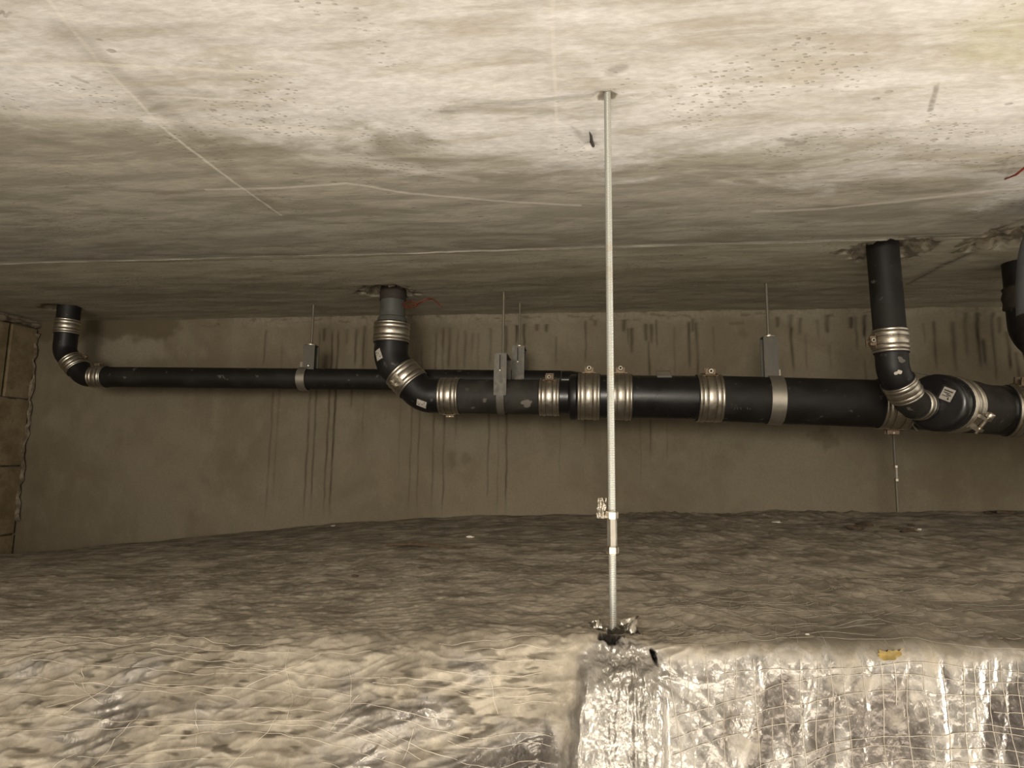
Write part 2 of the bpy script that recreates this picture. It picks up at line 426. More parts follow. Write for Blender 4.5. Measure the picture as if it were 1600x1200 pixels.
# ------------------------------------------------------------------ setting: slab, walls, floor
def axis(segments):                                  # [(from, to, step), ...]
    out = [segments[0][0]]
    for a, b, st in segments:
        n = max(1, int(round((b-a)/st))); out += list(a+(b-a)*np.arange(1, n+1)/n)
    return np.array(out)
xs = axis([(XL-.1, -1.3, .02), (-1.3, 1.5, .0062), (1.5, 3.0, .03)])
ys = axis([(-2.4, .35, .25), (.35, 1.0, .006), (1.0, YJ-.02, .008), (YJ-.02, YJ+.02, .002), (YJ+.02, YW+.05, .010)])
X, Y = np.meshgrid(xs, ys)
Z = np.full_like(X, HC)+.0016*fbm(X*3, Y*9, 3)+.0006*fbm(X*22, Y*40, 5, 2)
ridge = np.exp(-((Y-YJ-.004*pn(X*1.3, X*0+2.5, 9))/.004)**2); Z -= .0045*ridge*(.6+.4*pn(X*9, X*0, 4))
Z += .004*(Y > YJ)
hole = np.zeros_like(X)
for (px, py, rx, ry, dep) in ((1390, 392, .095, .075, .030), (607, 458, .085, .066, .030), (1565, 376, .075, .08, .02), (97, 483, .07, .055, .012), (948, 150, .014, .011, .008)):
    c = cz(px, py)
    d = np.sqrt(((X-c.x)/rx)**2+((Y-c.y)/ry)**2)+.40*fbm(X*26, Y*26, 11)
    k = sst(1.05, .75, d); Z += dep*k*(.65+.5*fbm(X*45, Y*45, 12, 2))
c = cz(921, 228); d = np.hypot((X-c.x)/.012, (Y-c.y)/.007); Z += .006*sst(1.2, .5, d)
ceiling = tag(grid_mesh('ceiling', np.stack([X, Y, Z], -1), M_ceil), 'pale stained concrete ceiling slab over the pipes', kind='structure')

# back wall with water runs
xs = axis([(XL-.02, -1.9, .006), (-1.9, 1.75, .0024), (1.75, 3.0, .02)]); zs = axis([(-.75, -.4, .05), (-.4, .35, .013), (.35, .44, .006), (.44, .56, .0035)])+CZ
zs = np.concatenate([[0.0, 1.0], zs])
X, Z = np.meshgrid(xs, zs)
stain = np.zeros_like(X); pale = np.zeros_like(X); darkening = np.zeros_like(X)
runs = [(416, 515, 575, 3, .5), (427, 610, 812, 3, .4), (441, 540, 800, 3, .3), (485, 610, 815, 3.2, .55), (500, 515, 815, 3, .6), (507, 513, 535, 5, .8), (520, 516, 815, 3, .75), (529, 516, 815, 3.2, .8),
        (542, 514, 540, 5, .4), (557, 514, 575, 4, .6), (570, 508, 580, 4, .9), (573, 520, 700, 2, .3), (550, 608, 640, 3, .5), (627, 600, 760, 2, .3), (644, 630, 812, 2.4, .45), (659, 540, 812, 2.6, .5), (682, 515, 812, 3, .5),
        (693, 512, 640, 4, .5), (695, 640, 812, 2.6, .55), (703, 512, 580, 5, .6), (716, 514, 700, 3, .4), (727, 515, 580, 4, .5), (738, 520, 560, 4, .3), (748, 520, 600, 3, .3), (764, 640, 790, 2.4, .6), (767, 512, 575, 4, .45), (791, 508, 560, 5, .8),
        (793, 560, 812, 3, .65), (779, 640, 812, 2, .3), (807, 508, 540, 4, .75), (819, 506, 545, 4, .7), (839, 506, 518, 6, .6), (855, 506, 520, 5, .6), (869, 525, 575, 3, .4), (875, 600, 760, 2, .25), (915, 500, 570, 3, .6), (914, 650, 700, 3, .35), (930, 500, 510, 5, .5),
        (975, 500, 520, 6, .7), (981, 512, 540, 3, .5), (987, 512, 555, 5, .8), (1009, 506, 535, 5, .75), (1017, 506, 540, 5, .6), (1014, 530, 720, 3, .65), (1025, 500, 545, 3, .55), (1000, 650, 760, 2, .25), (1053, 510, 600, 3, .25), (1076, 502, 582, 4, .65), (1082, 498, 520, 5, .7), (1088, 502, 600, 4, .6), (1042, 660, 720, 2, .25),
        (1114, 510, 560, 3, .25), (1214, 495, 513, 5, .6), (1233, 492, 515, 6, .7), (1236, 510, 583, 4, .8), (1250, 497, 525, 5, .55), (1258, 520, 580, 3, .3), (1277, 500, 530, 4, .45), (1291, 492, 523, 6, .7), (1296, 540, 580, 3, .3), (1329, 495, 515, 6, .85), (1336, 495, 550, 4, .6), (1349, 492, 530, 5, .75), (1351, 560, 640, 3, .35),
        (1443, 505, 540, 3, .3), (1458, 501, 582, 4, .7), (1488, 501, 585, 6, .7), (1506, 488, 562, 5, .5), (1525, 488, 580, 5, .75), (1536, 530, 572, 5, .7), (1548, 488, 604, 4, .6), (1561, 495, 524, 5, .6), (1574, 517, 582, 5, .75), (1588, 549, 594, 5, .6), (1597, 500, 600, 4, .4)]
for i, (px, y0, y1, wd, st) in enumerate(runs):
    a = on_y(px, y0, YW); b = on_y(px, y1, YW); hw = wd*.00135; st = min(1, st*1.25)
    xc = a.x+.0035*pn(Z*9+i*3.7, Z*0+i, 21)+.0016*pn(Z*30+i*3.7, Z*0+i, 22)
    t = np.clip((a.z-Z)/max(1e-3, a.z-b.z), -1, 2)
    ww = hw*(1.25-.45*np.clip(t, 0, 1))
    k = np.exp(-((X-xc)/ww)**2)*sst(-.02, .04, t)*sst(1.02, .80, t)*st*(.8+.35*pn(Z*14, Z*0+i*2.2, 23))
    stain = np.maximum(stain, k)
for (px, py, rx, rz, st) in ((706, 716, .022, .03, .45), (727, 717, .022, .032, .5), (1288, 684, .055, .04, .55), (1150, 505, .03, .007, .6), (1160, 520, .025, .02, .45), (137, 516, .09, .04, .3)):
    c = on_y(px, py, YW); d = np.hypot((X-c.x)/rx, (Z-c.z)/rz)+.5*fbm(X*30, Z*30, 31); darkening = np.maximum(darkening, sst(1.1, .5, d)*st)
# patched corner at the left: dark band under the slab, pale plaster below it
a = on_y(110, 520, YW); b = on_y(275, 508, YW)
d = sst(b.x+.03, b.x-.05, X+.1*fbm(X*9, Z*9, 33))*sst(a.z-.05, a.z, Z+.03*fbm(X*14, Z*14, 34)); darkening = np.maximum(darkening, d*.85)
a = on_y(185, 545, YW); d = np.hypot((X-a.x)/.20, (Z-a.z)/.07)+.45*fbm(X*9, Z*9, 35); pale = np.maximum(pale, .55*sst(1.1, .7, d))
a = on_y(60, 640, YW); darkening = np.maximum(darkening, .35*sst(a.x+.12, a.x, X+.06*fbm(X*12, Z*12, 36)))  # wall tone darker towards the left corner
a = on_y(1560, 720, YW); d = np.hypot((X-a.x)/.28, (Z-a.z)/.14)+.5*fbm(X*7, Z*7, 37); darkening = np.maximum(darkening, .30*sst(1.2, .4, d))
top = sst(HC-.045, HC-.012, Z+.016*fbm(X*7, Z*14, 38))*sst(-1.45, -1.2, X); pale = np.maximum(pale, top*.45)
Yd = np.full_like(X, YW)-.007*top*(1+.8*fbm(X*30, Z*30, 39))-.0015*fbm(X*6, Z*6, 40)
crk = sst(.45, .6, fbm(X*13, Z*60, 41))*sst(HC-.035, HC-.02, Z); darkening = np.maximum(darkening, crk*.6)
P = np.stack([X, Yd, Z], -1)
wall_back = tag(grid_mesh('wall_back', P, M_wall, {'stain': stain, 'pale': pale, 'darkening': darkening}), 'brown concrete back wall with dark water runs', kind='structure')

# block wall on the left: every block its own piece
m = MB(); m.box((XL-.11, .2, 1.28), (.10, 0, 0), (0, 1.92, 0), (0, 0, 1.28))
wall_left = tag(obj('wall_left', m, M_mortar, smooth=0), 'block wall closing the left end', kind='structure')
zj = [on_x(35, 624, XL).z, on_x(32, 728, XL).z]; hh = zj[0]-zj[1]
tops = [HC-.030]+[zj[0]-hh*k for k in range(0, 6)]
yv = on_x(8, 560, XL).y
for r_, zt in enumerate(tops[:-1]):
    zb = tops[r_+1]; y1 = YW-.003
    cuts = [y1, yv, yv-.5, yv-1.0] if r_ % 2 == 0 else [y1, yv-.26, yv-.76, yv-1.26]
    for k in range(3):
        a, b = cuts[k+1]+.004, cuts[k]-.004
        bm = MB(); e = random.uniform(.003, .009)
        ch = .004
        bm.box((XL-.01+e, (a+b)/2, (zt+zb)/2), (.015, 0, 0), (0, (b-a)/2, 0), (0, 0, (zt-zb)/2-.004), ch)
        obj('block', bm, M_block, wall_left, smooth=0)
# ragged mortar squeezed out in the corner and under the slab
m = MB()
pts = []; rr = []
for k in range(34):
    t = k/33; pts.append(Vector((XL+.012+random.uniform(-.004, .006), YW-.008+random.uniform(-.006, .004), HC-.05-t*.75))); rr.append(.006+random.uniform(-.004, .005))
m.tube(pts, rr, 7)
tag(obj('trim_1', m, M_mortar), 'ragged mortar bead in the wall corner', kind='structure')
m = MB(); pts = []; rr = []
for k in range(40):
    t = k/39; pts.append(Vector((XL+.008, YW-t*.9, HC-.014+random.uniform(-.006, .004)))); rr.append(.011+random.uniform(-.005, .005))
m.tube(pts, rr, 7)
tag(obj('trim_2', m, M_mortar), 'crumbly mortar bed between blocks and slab', kind='structure')
m = MB(); m.box((.4, -.1, -.05), (2.8, 0, 0), (0, 2.4, 0), (0, 0, .05))
tag(obj('floor', m, M_floor, smooth=0), 'concrete floor far below', kind='structure')

# ------------------------------------------------------------------ the foil wrapped duct
def lerp(x, pts): return np.interp(x, [p[0] for p in pts], [p[1] for p in pts])
RODP = cz(949, 147); FOOT = on_y(951, 985, .775)
ROD = Vector((RODP.x, RODP.y, FOOT.z))
ZE = FOOT.z                                           # height of the front edge at the rod
xs = axis([(XL+.01, -.85, .010), (-.85, -.03, .0019), (-.03, .14, .0012), (.14, .90, .0019), (.90, 1.75, .008), (1.75, 3.0, .05)])
back_pts = [(-2.2, 868), (0, 0)]
bp = [on_y(px, py, YW) for px, py in ((20, 872), (110, 860), (200, 851), (330, 836), (430, 826), (600, 813), (760, 806), (1000, 802), (1250, 800), (1590, 800))]
zb = lerp(xs, [(p.x, p.z) for p in bp]+[(1.75, bp[-1].z+.004)])
# front edge: image line of the edge met with a gently varying height
ex = [(-.70, ZE-.030), (-.30, ZE-.012), (.0, ZE), (.09, ZE), (.35, ZE+.004), (.8, ZE+.008)]
ep = []
for px, py in ((0, 1000), (200, 1000), (450, 998), (700, 998), (860, 1000), (950, 996), (1030, 1004), (1150, 1006), (1350, 1008), (1600, 1010)):
    z = ZE
    for _ in range(8):
        p = on_z(px, py, z); z = float(lerp(p.x, ex))
    ep.append(p)
ye = lerp(xs, [(-2.2, ep[0].y)]+[(p.x, p.y) for p in ep]+[(1.75, ep[-1].y)])
ze = lerp(xs, [(-2.2, ep[0].z-.03)]+[(p.x, p.z) for p in ep]+[(1.75, ep[-1].z)])
L = YW-.003-ye
NT_, NF_ = 300, 300; FL = .40
s_top = np.concatenate([1-(1-np.linspace(0, 1, NT_))**1.0])
g = np.linspace(0, 1, NT_); g = g*1.55-.55*g*g; g = g/g[-1]
S = np.concatenate([(g[:, None]-1)*L[None, :], np.repeat((np.arange(1, NF_+1)/NF_*FL)[:, None], len(xs), 1)], 0)
X = np.repeat(xs[None, :], S.shape[0], 0)
xl = .010-.16*np.clip(S, 0, .25)+.004*pn(S*30, S*0, 100)
col = sst(xl-.010, xl+.010, X)*sst(.108, .090, X)          # the taped column
left = sst(.03, -.02, X)
phi = np.radians(86-26*sst(.0, -.25, X)); rc = .012+.022*sst(.0, -.2, X)+.006*sst(.1, .4, X)
th = phi*sst(-1, 1, S/rc)
dS = np.diff(S, axis=0, prepend=S[:1]-0)
# integrate the profile
Yp = (YW-.003)-np.cumsum(np.cos(th)*dS, 0)
dz = -np.sin(th)*dS
Zp = np.cumsum(dz, 0)
tf = np.clip(-S/L[None, :], 0, 1)                     # 1 at the wall, 0 at the front edge
Zp = Zp-np.take_along_axis(Zp, np.full((1, X.shape[1]), NT_-1), 0)*0
Zp = Zp+np.where(S <= 0, ze+(zb-ze)*tf**1.25, ze[None, :])
ny = -np.sin(th); nz = np.cos(th)                     # outward normal (towards the lens / upwards)
front = sst(-.01, .03, S)
# relief
cx_, cs_ = .062, .012
dx = X-cx_; ds = S-cs_; rad = np.hypot(dx, ds)+1e-6; ang = np.arctan2(ds, dx)
radial = rid(ang*4.2+.5*pn(X*9, S*9, 50), np.log(rad+.02)*1.5, 51)*np.exp(-rad/.14)
D = .006*fbm(X*4, S*5, 52)*(1-.3*front)+.0022*fbm(X*14, S*30, 53)*(1-front)
D += (.0018*(rid(X*26+.8*pn(X*13, S*13, 90), S*80+X*9, 91)-.5)+.0010*fbm(X*70, S*170, 92, 2))*(1-front)*sst(-.9, -.4, S)*sst(.16, .05, X)
D += (.0045*rid((X*.9-S*.45)*13+.35*fbm(X*5, S*5, 58), (X*.45+S*.9)*1.6, 54)**3+.0025*rid((X*.9-S*.45)*31+.5*fbm(X*7, S*7, 158), (X*.45+S*.9)*3, 154)**3)*sst(.05, .16, X)*sst(.02, -.04, S)
D += .0055*radial*(1-.7*col)
rf = front*sst(.10, .16, X)
D += rf*(.0065*(rid(X*15+.8*pn(X*6, S*5, 55), S*2.2, 56)-.5)+.0030*(rid(X*34+S*9, S*8, 57)-.5)+.0012*fbm(X*60, S*60, 59))
lf = sst(-.04, .03, S)*sst(.0, -.05, X)
D += lf*(.0030*(rid(X*21+.8*pn(X*15, S*20, 93), S*75+X*14+1.2*pn(X*9, S*11, 94), 95)-.5)+.0040*(rid(X*6+.6*pn(X*8, S*12, 60), S*42+X*9+1.2*pn(X*5, S*6, 61), 62)-.5)+.0035*fbm(X*12, S*24, 63)+.0014*fbm(X*45, S*80, 64))
D += .028*lf*sst(-.10, -.45, X)*np.sin(np.clip(S/FL, 0, 1)*PI*.8)
D -= .030*lf*np.exp(-((X+.055)/.05)**2)*sst(.02, .12, S)
cf = col*sst(-.004, .05, S)
edgefold = np.exp(-((X-.0035)/.003)**2)+np.exp(-((X-.066)/.0022)**2)*1.2+np.exp(-((X-.079)/.003)**2)*.8
crink = rid(X*75+1.5*pn(X*40, S*40, 65), S*62+1.2*pn(X*40, S*40, 66), 67)
D += cf*.030+cf*(.0013*(crink-.5)*sst(.004, .03, X)*sst(.075, .06, X)*(.4+.6*sst(.02, .1, S))+.0025*edgefold+.0012*fbm(X*120, S*40, 68)+.004*fbm(X*20, S*12, 69))
# crumple round the opening of the rod, hollow painted black as shade
near = np.exp(-(np.hypot(X-ROD.x-.010, S-.022)/.030)**2)
D += near*(.007*np.abs(fbm(X*55, S*55, 70))+.001)
drod = np.hypot((X-ROD.x+.003)/.0135, (S+.009)/.012)+.35*fbm(X*90, S*90, 71)
hole = sst(1.15, .8, drod); dark = sst(1.35, 1.02, drod)
h2 = on_y(1014, 1011, .775); d2 = np.hypot((X-h2.x-(S-.010)*.25)/.0032, (S-.012)/.009)+.2*fbm(X*200, S*200, 72); hole = np.maximum(hole, sst(1.1, .8, d2)); dark = np.maximum(dark, hole)
D -= .011*hole
P = np.stack([X, Yp+ny*D, Zp+nz*D], -1)
dust = .98-.98*front*sst(.03, .14, X)*.86
dust = np.where(X < .03, .98-.44*sst(-.02, .25, S)*sst(-1.0, -.2, X)-.1*front, dust)
dust = dust*(1-.92*col*sst(-.006, .022, S))
dust = dust-.9*near-.5*np.exp(-rad/.05)*front
dust = dust-.25*sst(.10, .2, X)*sst(-.30, -.05, S)*sst(.5, .7, rid(X*24, S*40, 73))
streak = fbm(X*9, S*26, 74); dust = dust+.35*streak*(1-front)*.5+.5*fbm(X*10, S*16, 75)*front*(1-col)
pl = rid(X*15+.8*pn(X*6, S*5, 55), S*2.2, 56)
tarn_shade = np.clip(.30*left*front+rf*(.30+.75*sst(.15, .5, fbm(X*16+S*4, S*6, 76))*sst(.9, .5, pl)), 0, 1)  # tarnish, with crease shade painted into the pleat valleys
grime_shade = sst(.15, .55, fbm(X*11, S*26, 96)+.5*fbm(X*34, S*90, 196))*(1-front)*.6
grime_shade = np.maximum(grime_shade, lf*sst(.12, .42, .8*fbm(X*24, S*105, 97)+.45*fbm(X*5, S*7, 98)))
grime_shade = np.maximum(grime_shade, .75*sst(.14, .25, X)*sst(-.42, -.03, S)*sst(.02, -.01, S)*(.7+.5*fbm(X*8+S*6, S*20, 99)))  # painted shade on the top along the right front edge
grime_shade = np.clip(grime_shade, 0, 1); crum = np.clip(np.maximum(col*sst(-.004, .012, S)*(.35+.65*sst(.018, .034, X)), near*.9)+.18*rf, 0, 1)
reg = lf*sst(.05, .11, S+.03*fbm(X*14, S*14, 210))*sst(-.24, -.12, X+.04*fbm(X*9, S*9, 211))  # shade painted in the recess left of the column
dust = dust-.55*reg; tarn_shade = np.maximum(tarn_shade, .85*reg)
tarn_shade = np.maximum(tarn_shade, .8*lf*sst(.05, .6, fbm(X*8, S*11, 77)))
ic0 = int(np.searchsorted(xs, -.045)); ic1 = int(np.searchsorted(xs, .105))
duct = thing('ventilation_duct', (.05, 1.4, ZE-.35), 'long box duct wrapped in crinkled dusty aluminium foil below the pipes', 'duct')
def sub(A, a, b): return np.ascontiguousarray(A[:, a:b+1])
for nm, a, b, lb in (('foil_wrap', 0, ic0, 'dusty foil wrap left of the rod, creased in fine lines'), ('corner_wrap', ic0, ic1, 'shiny crumpled foil strip below the rod'), ('foil_wrap', ic1, len(xs)-1, 'foil wrap right of the rod, bright front with thread grid')):
    o = grid_mesh(nm, sub(P, a, b), M_foil, {'dust': sub(dust, a, b), 'grime_shade': sub(grime_shade, a, b), 'crumple': sub(crum, a, b), 'hole': sub(dark, a, b), 'tarnish_shade': sub(tarn_shade, a, b)}, duct); o['label'] = lb
# unseen body box inside the wrap, added to block light from below
m = MB(); m.box((.5, 1.46, ZE-.40), (2.4, 0, 0), (0, .625, 0), (0, 0, .20))
obj('light_block_body', m, M_galv, duct, smooth=0)
# scrim threads in the foil follow its surface
def samp(x, s):
    """point on the foil at across-coordinate x and girth s"""
    x = np.asarray(x, float); s = np.asarray(s, float)
    c = np.interp(x, xs, np.arange(len(xs))); i = np.clip(c.astype(int), 0, len(xs)-2); u = c-i
    out = []
    for k in range(len(x)):
        sc = S[:, i[k]]; r = np.interp(s[k], sc, np.arange(len(sc))); j = min(int(r), len(sc)-2); v = r-j
        p = (P[j, i[k]]*(1-u[k])+P[j, i[k]+1]*u[k])*(1-v)+(P[j+1, i[k]]*(1-u[k])+P[j+1, i[k]+1]*u[k])*v
        q = np.array([0, -math.sin(np.interp(s[k], [-.01, .02], [0, 1.4])), math.cos(np.interp(s[k], [-.01, .02], [0, 1.4]))])
        out.append(p+q*.0002)
    return [Vector(p) for p in out]
def threads(name, lines, r, matr):
    m = MB()
    for x, s in lines:
        m.tube(samp(x, s), r, 4, caps=False)
    return tag(obj(name, m, matr, duct, smooth=180), kind='stuff')
rng = np.random.default_rng(5)
def cuts(x, s, keep):
    """a thread shows only where it is pressed up through the foil: random stretches of it"""
    n = len(x); i = 0; out = []
    while i < n-4:
        k = int(rng.integers(10, 40))
        if rng.random() < keep: out.append((x[i:i+k+1], s[i:i+k+1]))
        i += k
    return [q for q in out if len(q[0]) > 3]
front_l = []; top_l = []
x = .112
while x < .98:
    s = np.linspace(.012, .39, 90); front_l += cuts(x+.008*pn(s*7, s*0+x*31, 80)+.02*(x-.1)*s*0+.012*np.exp(-((x-.1)/.1))*np.clip(s, 0, .3), s, .86)
    s = np.linspace(-.42, .0, 70); top_l += cuts(x+.012*pn(s*7, s*0+x*31, 80)-.35*s*np.exp(-(x-.1)/.5), s, .5)
    x += .0185+rng.uniform(-.0025, .0025)
s0 = .012
while s0 < .385:
    x = np.linspace(.11, .96, 150); bow = .05*np.exp(-(x-.1)/.16)
    front_l += cuts(x, np.clip(s0+bow*.8+.010*pn(x*7, x*0+s0*40, 81)+.03*pn(x*2.2, x*0+s0*5, 82), .004, .395), .62); s0 += .0175+rng.uniform(-.004, .004)
s0 = -.40
while s0 < .0:
    x = np.linspace(.11, 1.1, 150)
    top_l += cuts(x, np.clip(s0+.012*pn(x*7, x*0+s0*40, 81)+.03*pn(x*2.2, x*0+s0*5, 82), -.5, -.002), .50*(1+s0*1.4)); s0 += .0145+rng.uniform(-.004, .004)
threads('scrim_net', front_l, .0005, M_thread)
threads('dusty_scrim', top_l, .00038, M_threadd)
left_l = []; s0 = -.005
while s0 < .385:
    x = np.linspace(-.86, -.030, 150); q = .04*sst(-.34, -.04, x)*sst(.0, .1, s0)
    left_l += cuts(x, np.clip(s0+q+.010*pn(x*6, x*0+s0*37, 83)+.0025*pn(x*38, x*0+s0*51, 183)+.028*pn(x*2.1, x*0+s0*6, 84), -.02, .395), .55); s0 += .0085+rng.uniform(-.003, .003)
for k in range(46):
    x0 = rng.uniform(-.85, -.04); a = rng.uniform(-1.2, 1.2); s1 = rng.uniform(.0, .34); t = np.linspace(0, rng.uniform(.03, .09), 24)
    left_l.append((np.clip(x0+t*math.sin(a)*1.2+.006*pn(t*25, t*0+k, 86), -.86, -.025), np.clip(s1+t*math.cos(a), 0, .395)))
threads('scrim_net', left_l, .00040, M_threadl)
# torn foil tongues at the rod and the body of the duct behind the wrap
def crumple(c, u, v, nu=9, nv=7, amp=.004, seed=1):
    m = MB(); c = Vector(c); u = Vector(u); v = Vector(v); n = u.cross(v).normalized()
    for i in range(nv):
        for j in range(nu):
            a = j/(nu-1)*2-1; b = i/(nv-1)*2-1
            e = float(fbm(np.array(a*1.7+seed), np.array(b*1.7), seed))*amp*2.2+float(rid(np.array(a*2.3+seed*3), np.array(b*2.9), seed))*amp
            k = 1+.25*float(pn(np.array(a*2+seed), np.array(b*2+9.0), seed+3))
            m.v.append(c+u*a*k+v*b*k+n*e)
    for i in range(nv-1):
        for j in range(nu-1):
            q = i*nu+j; m.f.append((q, q+1, q+nu+1, q+nu))
    return m
for k, (dx_, dy_, dz_, u, v) in enumerate(((.020, .004, 0.001, (.012, .004, .002), (.002, .003, .011)), (-.017, -.004, -0.001, (.006, -.003, .003), (-.005, .002, .010)), (.004, -.014, .000, (.014, .001, .005), (.002, -.006, .009)), (.026, -.010, -0.005, (.009, .002, -.006), (.004, -.005, .010)))):
    o = obj('torn_foil', crumple(ROD+Vector((dx_, dy_, dz_)), u, v, amp=.0035, seed=k+2), M_crump, duct, smooth=180)

# ------------------------------------------------------------------ hanging rods
def hexnut(m, c, d, r, h, hole=True):
    return m.lathe(Vector(c)-Vector(d)*h/2, d, [(0, r*.9), (h*.12, r), (h*.88, r), (h, r*.9)], 6, True)
def sleeve_rod(top, bot, r, zs0, zs1, label, matr, scrap=None, sl=1.35, nt=1.75):
    d = (Vector(top)-Vector(bot)).normalized()
    t = thing('threaded_rod', bot, label, 'rod')
    obj('rod', MB().tube([bot, top], r, 16), matr, t)
    a = Vector(bot)+d*((zs0-bot.z)/d.z); b = Vector(bot)+d*((zs1-bot.z)/d.z)
    obj('coupling_sleeve', MB().tube([a, b], r*sl, 6, ref=(.4, 1, 0)), M_galv, t, smooth=20)
    for q in (a, b): obj('nut', hexnut(MB(), q, d, r*nt, r*2.0), M_bolt, t, smooth=20)
    if scrap: obj('foil_scrap', scrap, M_crump, t, smooth=180)
    return t
top = Vector((RODP.x, RODP.y, HC+.006)); bot = Vector((ROD.x+.001, FOOT.y+.004, ZE-.03))
z0 = on_y(951, 858, ROD.y).z; z1 = on_y(951, 804, ROD.y).z
sc = crumple(on_y(940, 794, RODP.y-.004)+Vector((0, 0, 0)), (.0062, .001, 0), (.001, 0, .013), 9, 12, .003, 9)
sleeve_rod(top, bot, .0048, z0, z1, 'bright threaded rod in front from ceiling down into the foil, coupling sleeve near bottom', M_rod, sc)
yq = 1.87
bot = on_y(1403, 800, yq); top = on_y(1396, 675, yq); dd = top-bot; top = bot+dd*((HC-bot.z)/dd.z)
sleeve_rod(top, bot, .0042, on_y(1402, 750, yq).z, on_y(1401, 729, yq).z, 'thin threaded rod behind the thick pipe, bright sleeve halfway down to the foil', M_rodd, None, 1.3, 1.6)

# ------------------------------------------------------------------ pipe building blocks
def coupling(c, d, r, wd, bdir, label, bolt=1.0, flip=1, group=None, lugmat=None, prong=None):
    """steel band coupling with rubber sleeve, clamping lugs and an Allen bolt; bdir = side the bolt sits on"""
    c = Vector(c); d = Vector(d).normalized(); b = Vector(bdir); b = (b-d*b.dot(d)).normalized(); t = d.cross(b)*flip
    R = r+.0026; q = max(.8, r/.054)*.00075
    k = thing('pipe_coupling', c, label, 'coupling', group)
    pr = [(-.5, R), (-.485, R+2.0*q), (-.44, R+2.4*q), (-.40, R+1.0*q), (-.38, R), (-.36, R+2.2*q), (-.30, R+3.6*q), (-.24, R+3.4*q), (-.18, R+1.2*q), (-.16, R), (-.13, R+1.4*q), (.0, R+2.2*q), (.14, R+1.4*q), (.17, R), (.20, R+1.6*q), (.25, R+3.4*q), (.31, R+3.4*q), (.37, R+1.8*q), (.385, R), (.41, R+1.2*q), (.45, R+2.4*q), (.485, R+1.8*q), (.5, R)]
    obj('band', MB().lathe(c, d, [(u*wd, s) for u, s in pr], 48), M_band, k, smooth=60)
    obj('rubber_sleeve', MB().lathe(c, d, [(-.53*wd, r-.001), (-.53*wd, r+.0018), (-.50*wd, r+.003), (.50*wd, r+.003), (.53*wd, r+.0018), (.53*wd, r-.001)], 40), M_rubber, k)
    if bolt:
        s = bolt*max(.75, r/.06); lm = lugmat or M_rusty
        base = c+b*(R+.001)
        obj('lug_plate', MB().arcband(c, d, b, R+.003, .0018, wd*.62, -.30, .30, 10), lm, k)
        for sg in (-1, 1):
            obj('lug', MB().box(base+t*(.012*s*sg)+b*(.0085*s), d*(wd*.20), t*(.0028*s), b*(.0085*s)), lm, k, smooth=20)
        e = base+b*(.0125*s)
        bt = obj('bolt', MB().tube([e-t*(.020*s), e+t*(.018*s)], .0030*s, 12), M_bolt, k)
        hd = MB().lathe(e+t*(.017*s), t, [(0, .0068*s), (.0068*s, .0068*s), (.0078*s, .0060*s), (.0078*s, .0036*s), (.0035*s, .0034*s)], 18)
        obj('bolt_head', hd, M_bolt, bt)
        hs = MB().lathe(e+t*(.0172*s), t, [(.0036*s, .0034*s), (.0037*s, .0001)], 12); obj('socket', hs, M_rubber, bt)
    if prong:
        for a, e in prong: obj('claw_pin', MB().tube([a, e], .0022, 8), M_galv, k)
    return k
def pipe(name, pts, r, mat, label, cat='pipe', group=None, n=48, scuffs=None):
    o = obj(name, MB().tube(pts, r, n), mat, None, 40, org=pts[0]); tag(o, label, cat, group)
    return o
def arc2(p, d0, d1, R, n=10):
    """arc starting at p heading d0 and leaving along d1 (radius R)"""
    d0 = Vector(d0).normalized(); d1 = Vector(d1).normalized(); a = d0.angle(d1); nrm = (d1-d0*d0.dot(d1)).normalized(); c = Vector(p)+nrm*R
    return [c-nrm*R*math.cos(a*i/n)+d0*R*math.sin(a*i/n) for i in range(n+1)]
def patch(m, c, d, nrm, r, hw, hl, rot=0, off=.0006, n=6, rag=0):
    """label bent onto a pipe: c on the axis, nrm towards the label"""
    c = Vector(c); d = Vector(d).normalized(); x = Vector(nrm); x = (x-d*x.dot(d)).normalized(); y = d.cross(x); b0 = len(m.v)
    for ly in (0, .0008):
        for i in range(n+1):
            for j in range(n+1):
                a = j/n*2-1; l = i/n*2-1
                if rag:
                    a, l = a*math.sqrt(1-l*l/2), l*math.sqrt(1-a*a/2); th = math.atan2(l, a); k = 1+.28*math.sin(2*th+rag)+.18*math.sin(3*th+rag*2.3)+.1*math.sin(5*th+rag)
                    a *= k; l *= k
                a *= hw; l *= hl; a, l = a*math.cos(rot)-l*math.sin(rot), a*math.sin(rot)+l*math.cos(rot)
                an = a/r; m.v.append(c+(x*math.cos(an)+y*math.sin(an))*(r+off+ly)+d*l)
    K = n+1; o2 = K*K
    for i in range(n):
        for j in range(n):
            q = b0+o2+i*K+j; m.f.append((q, q+1, q+K+1, q+K))
    ed = [(0, j) for j in range(K)]+[(i, n) for i in range(1, K)]+[(n, j) for j in range(n-1, -1, -1)]+[(i, 0) for i in range(n-1, 0, -1)]
    for k in range(len(ed)):
        a = ed[k]; b = ed[(k+1) % len(ed)]; A = b0+a[0]*K+a[1]; B = b0+b[0]*K+b[1]; m.f.append((A, B, B+o2, A+o2))
    return m
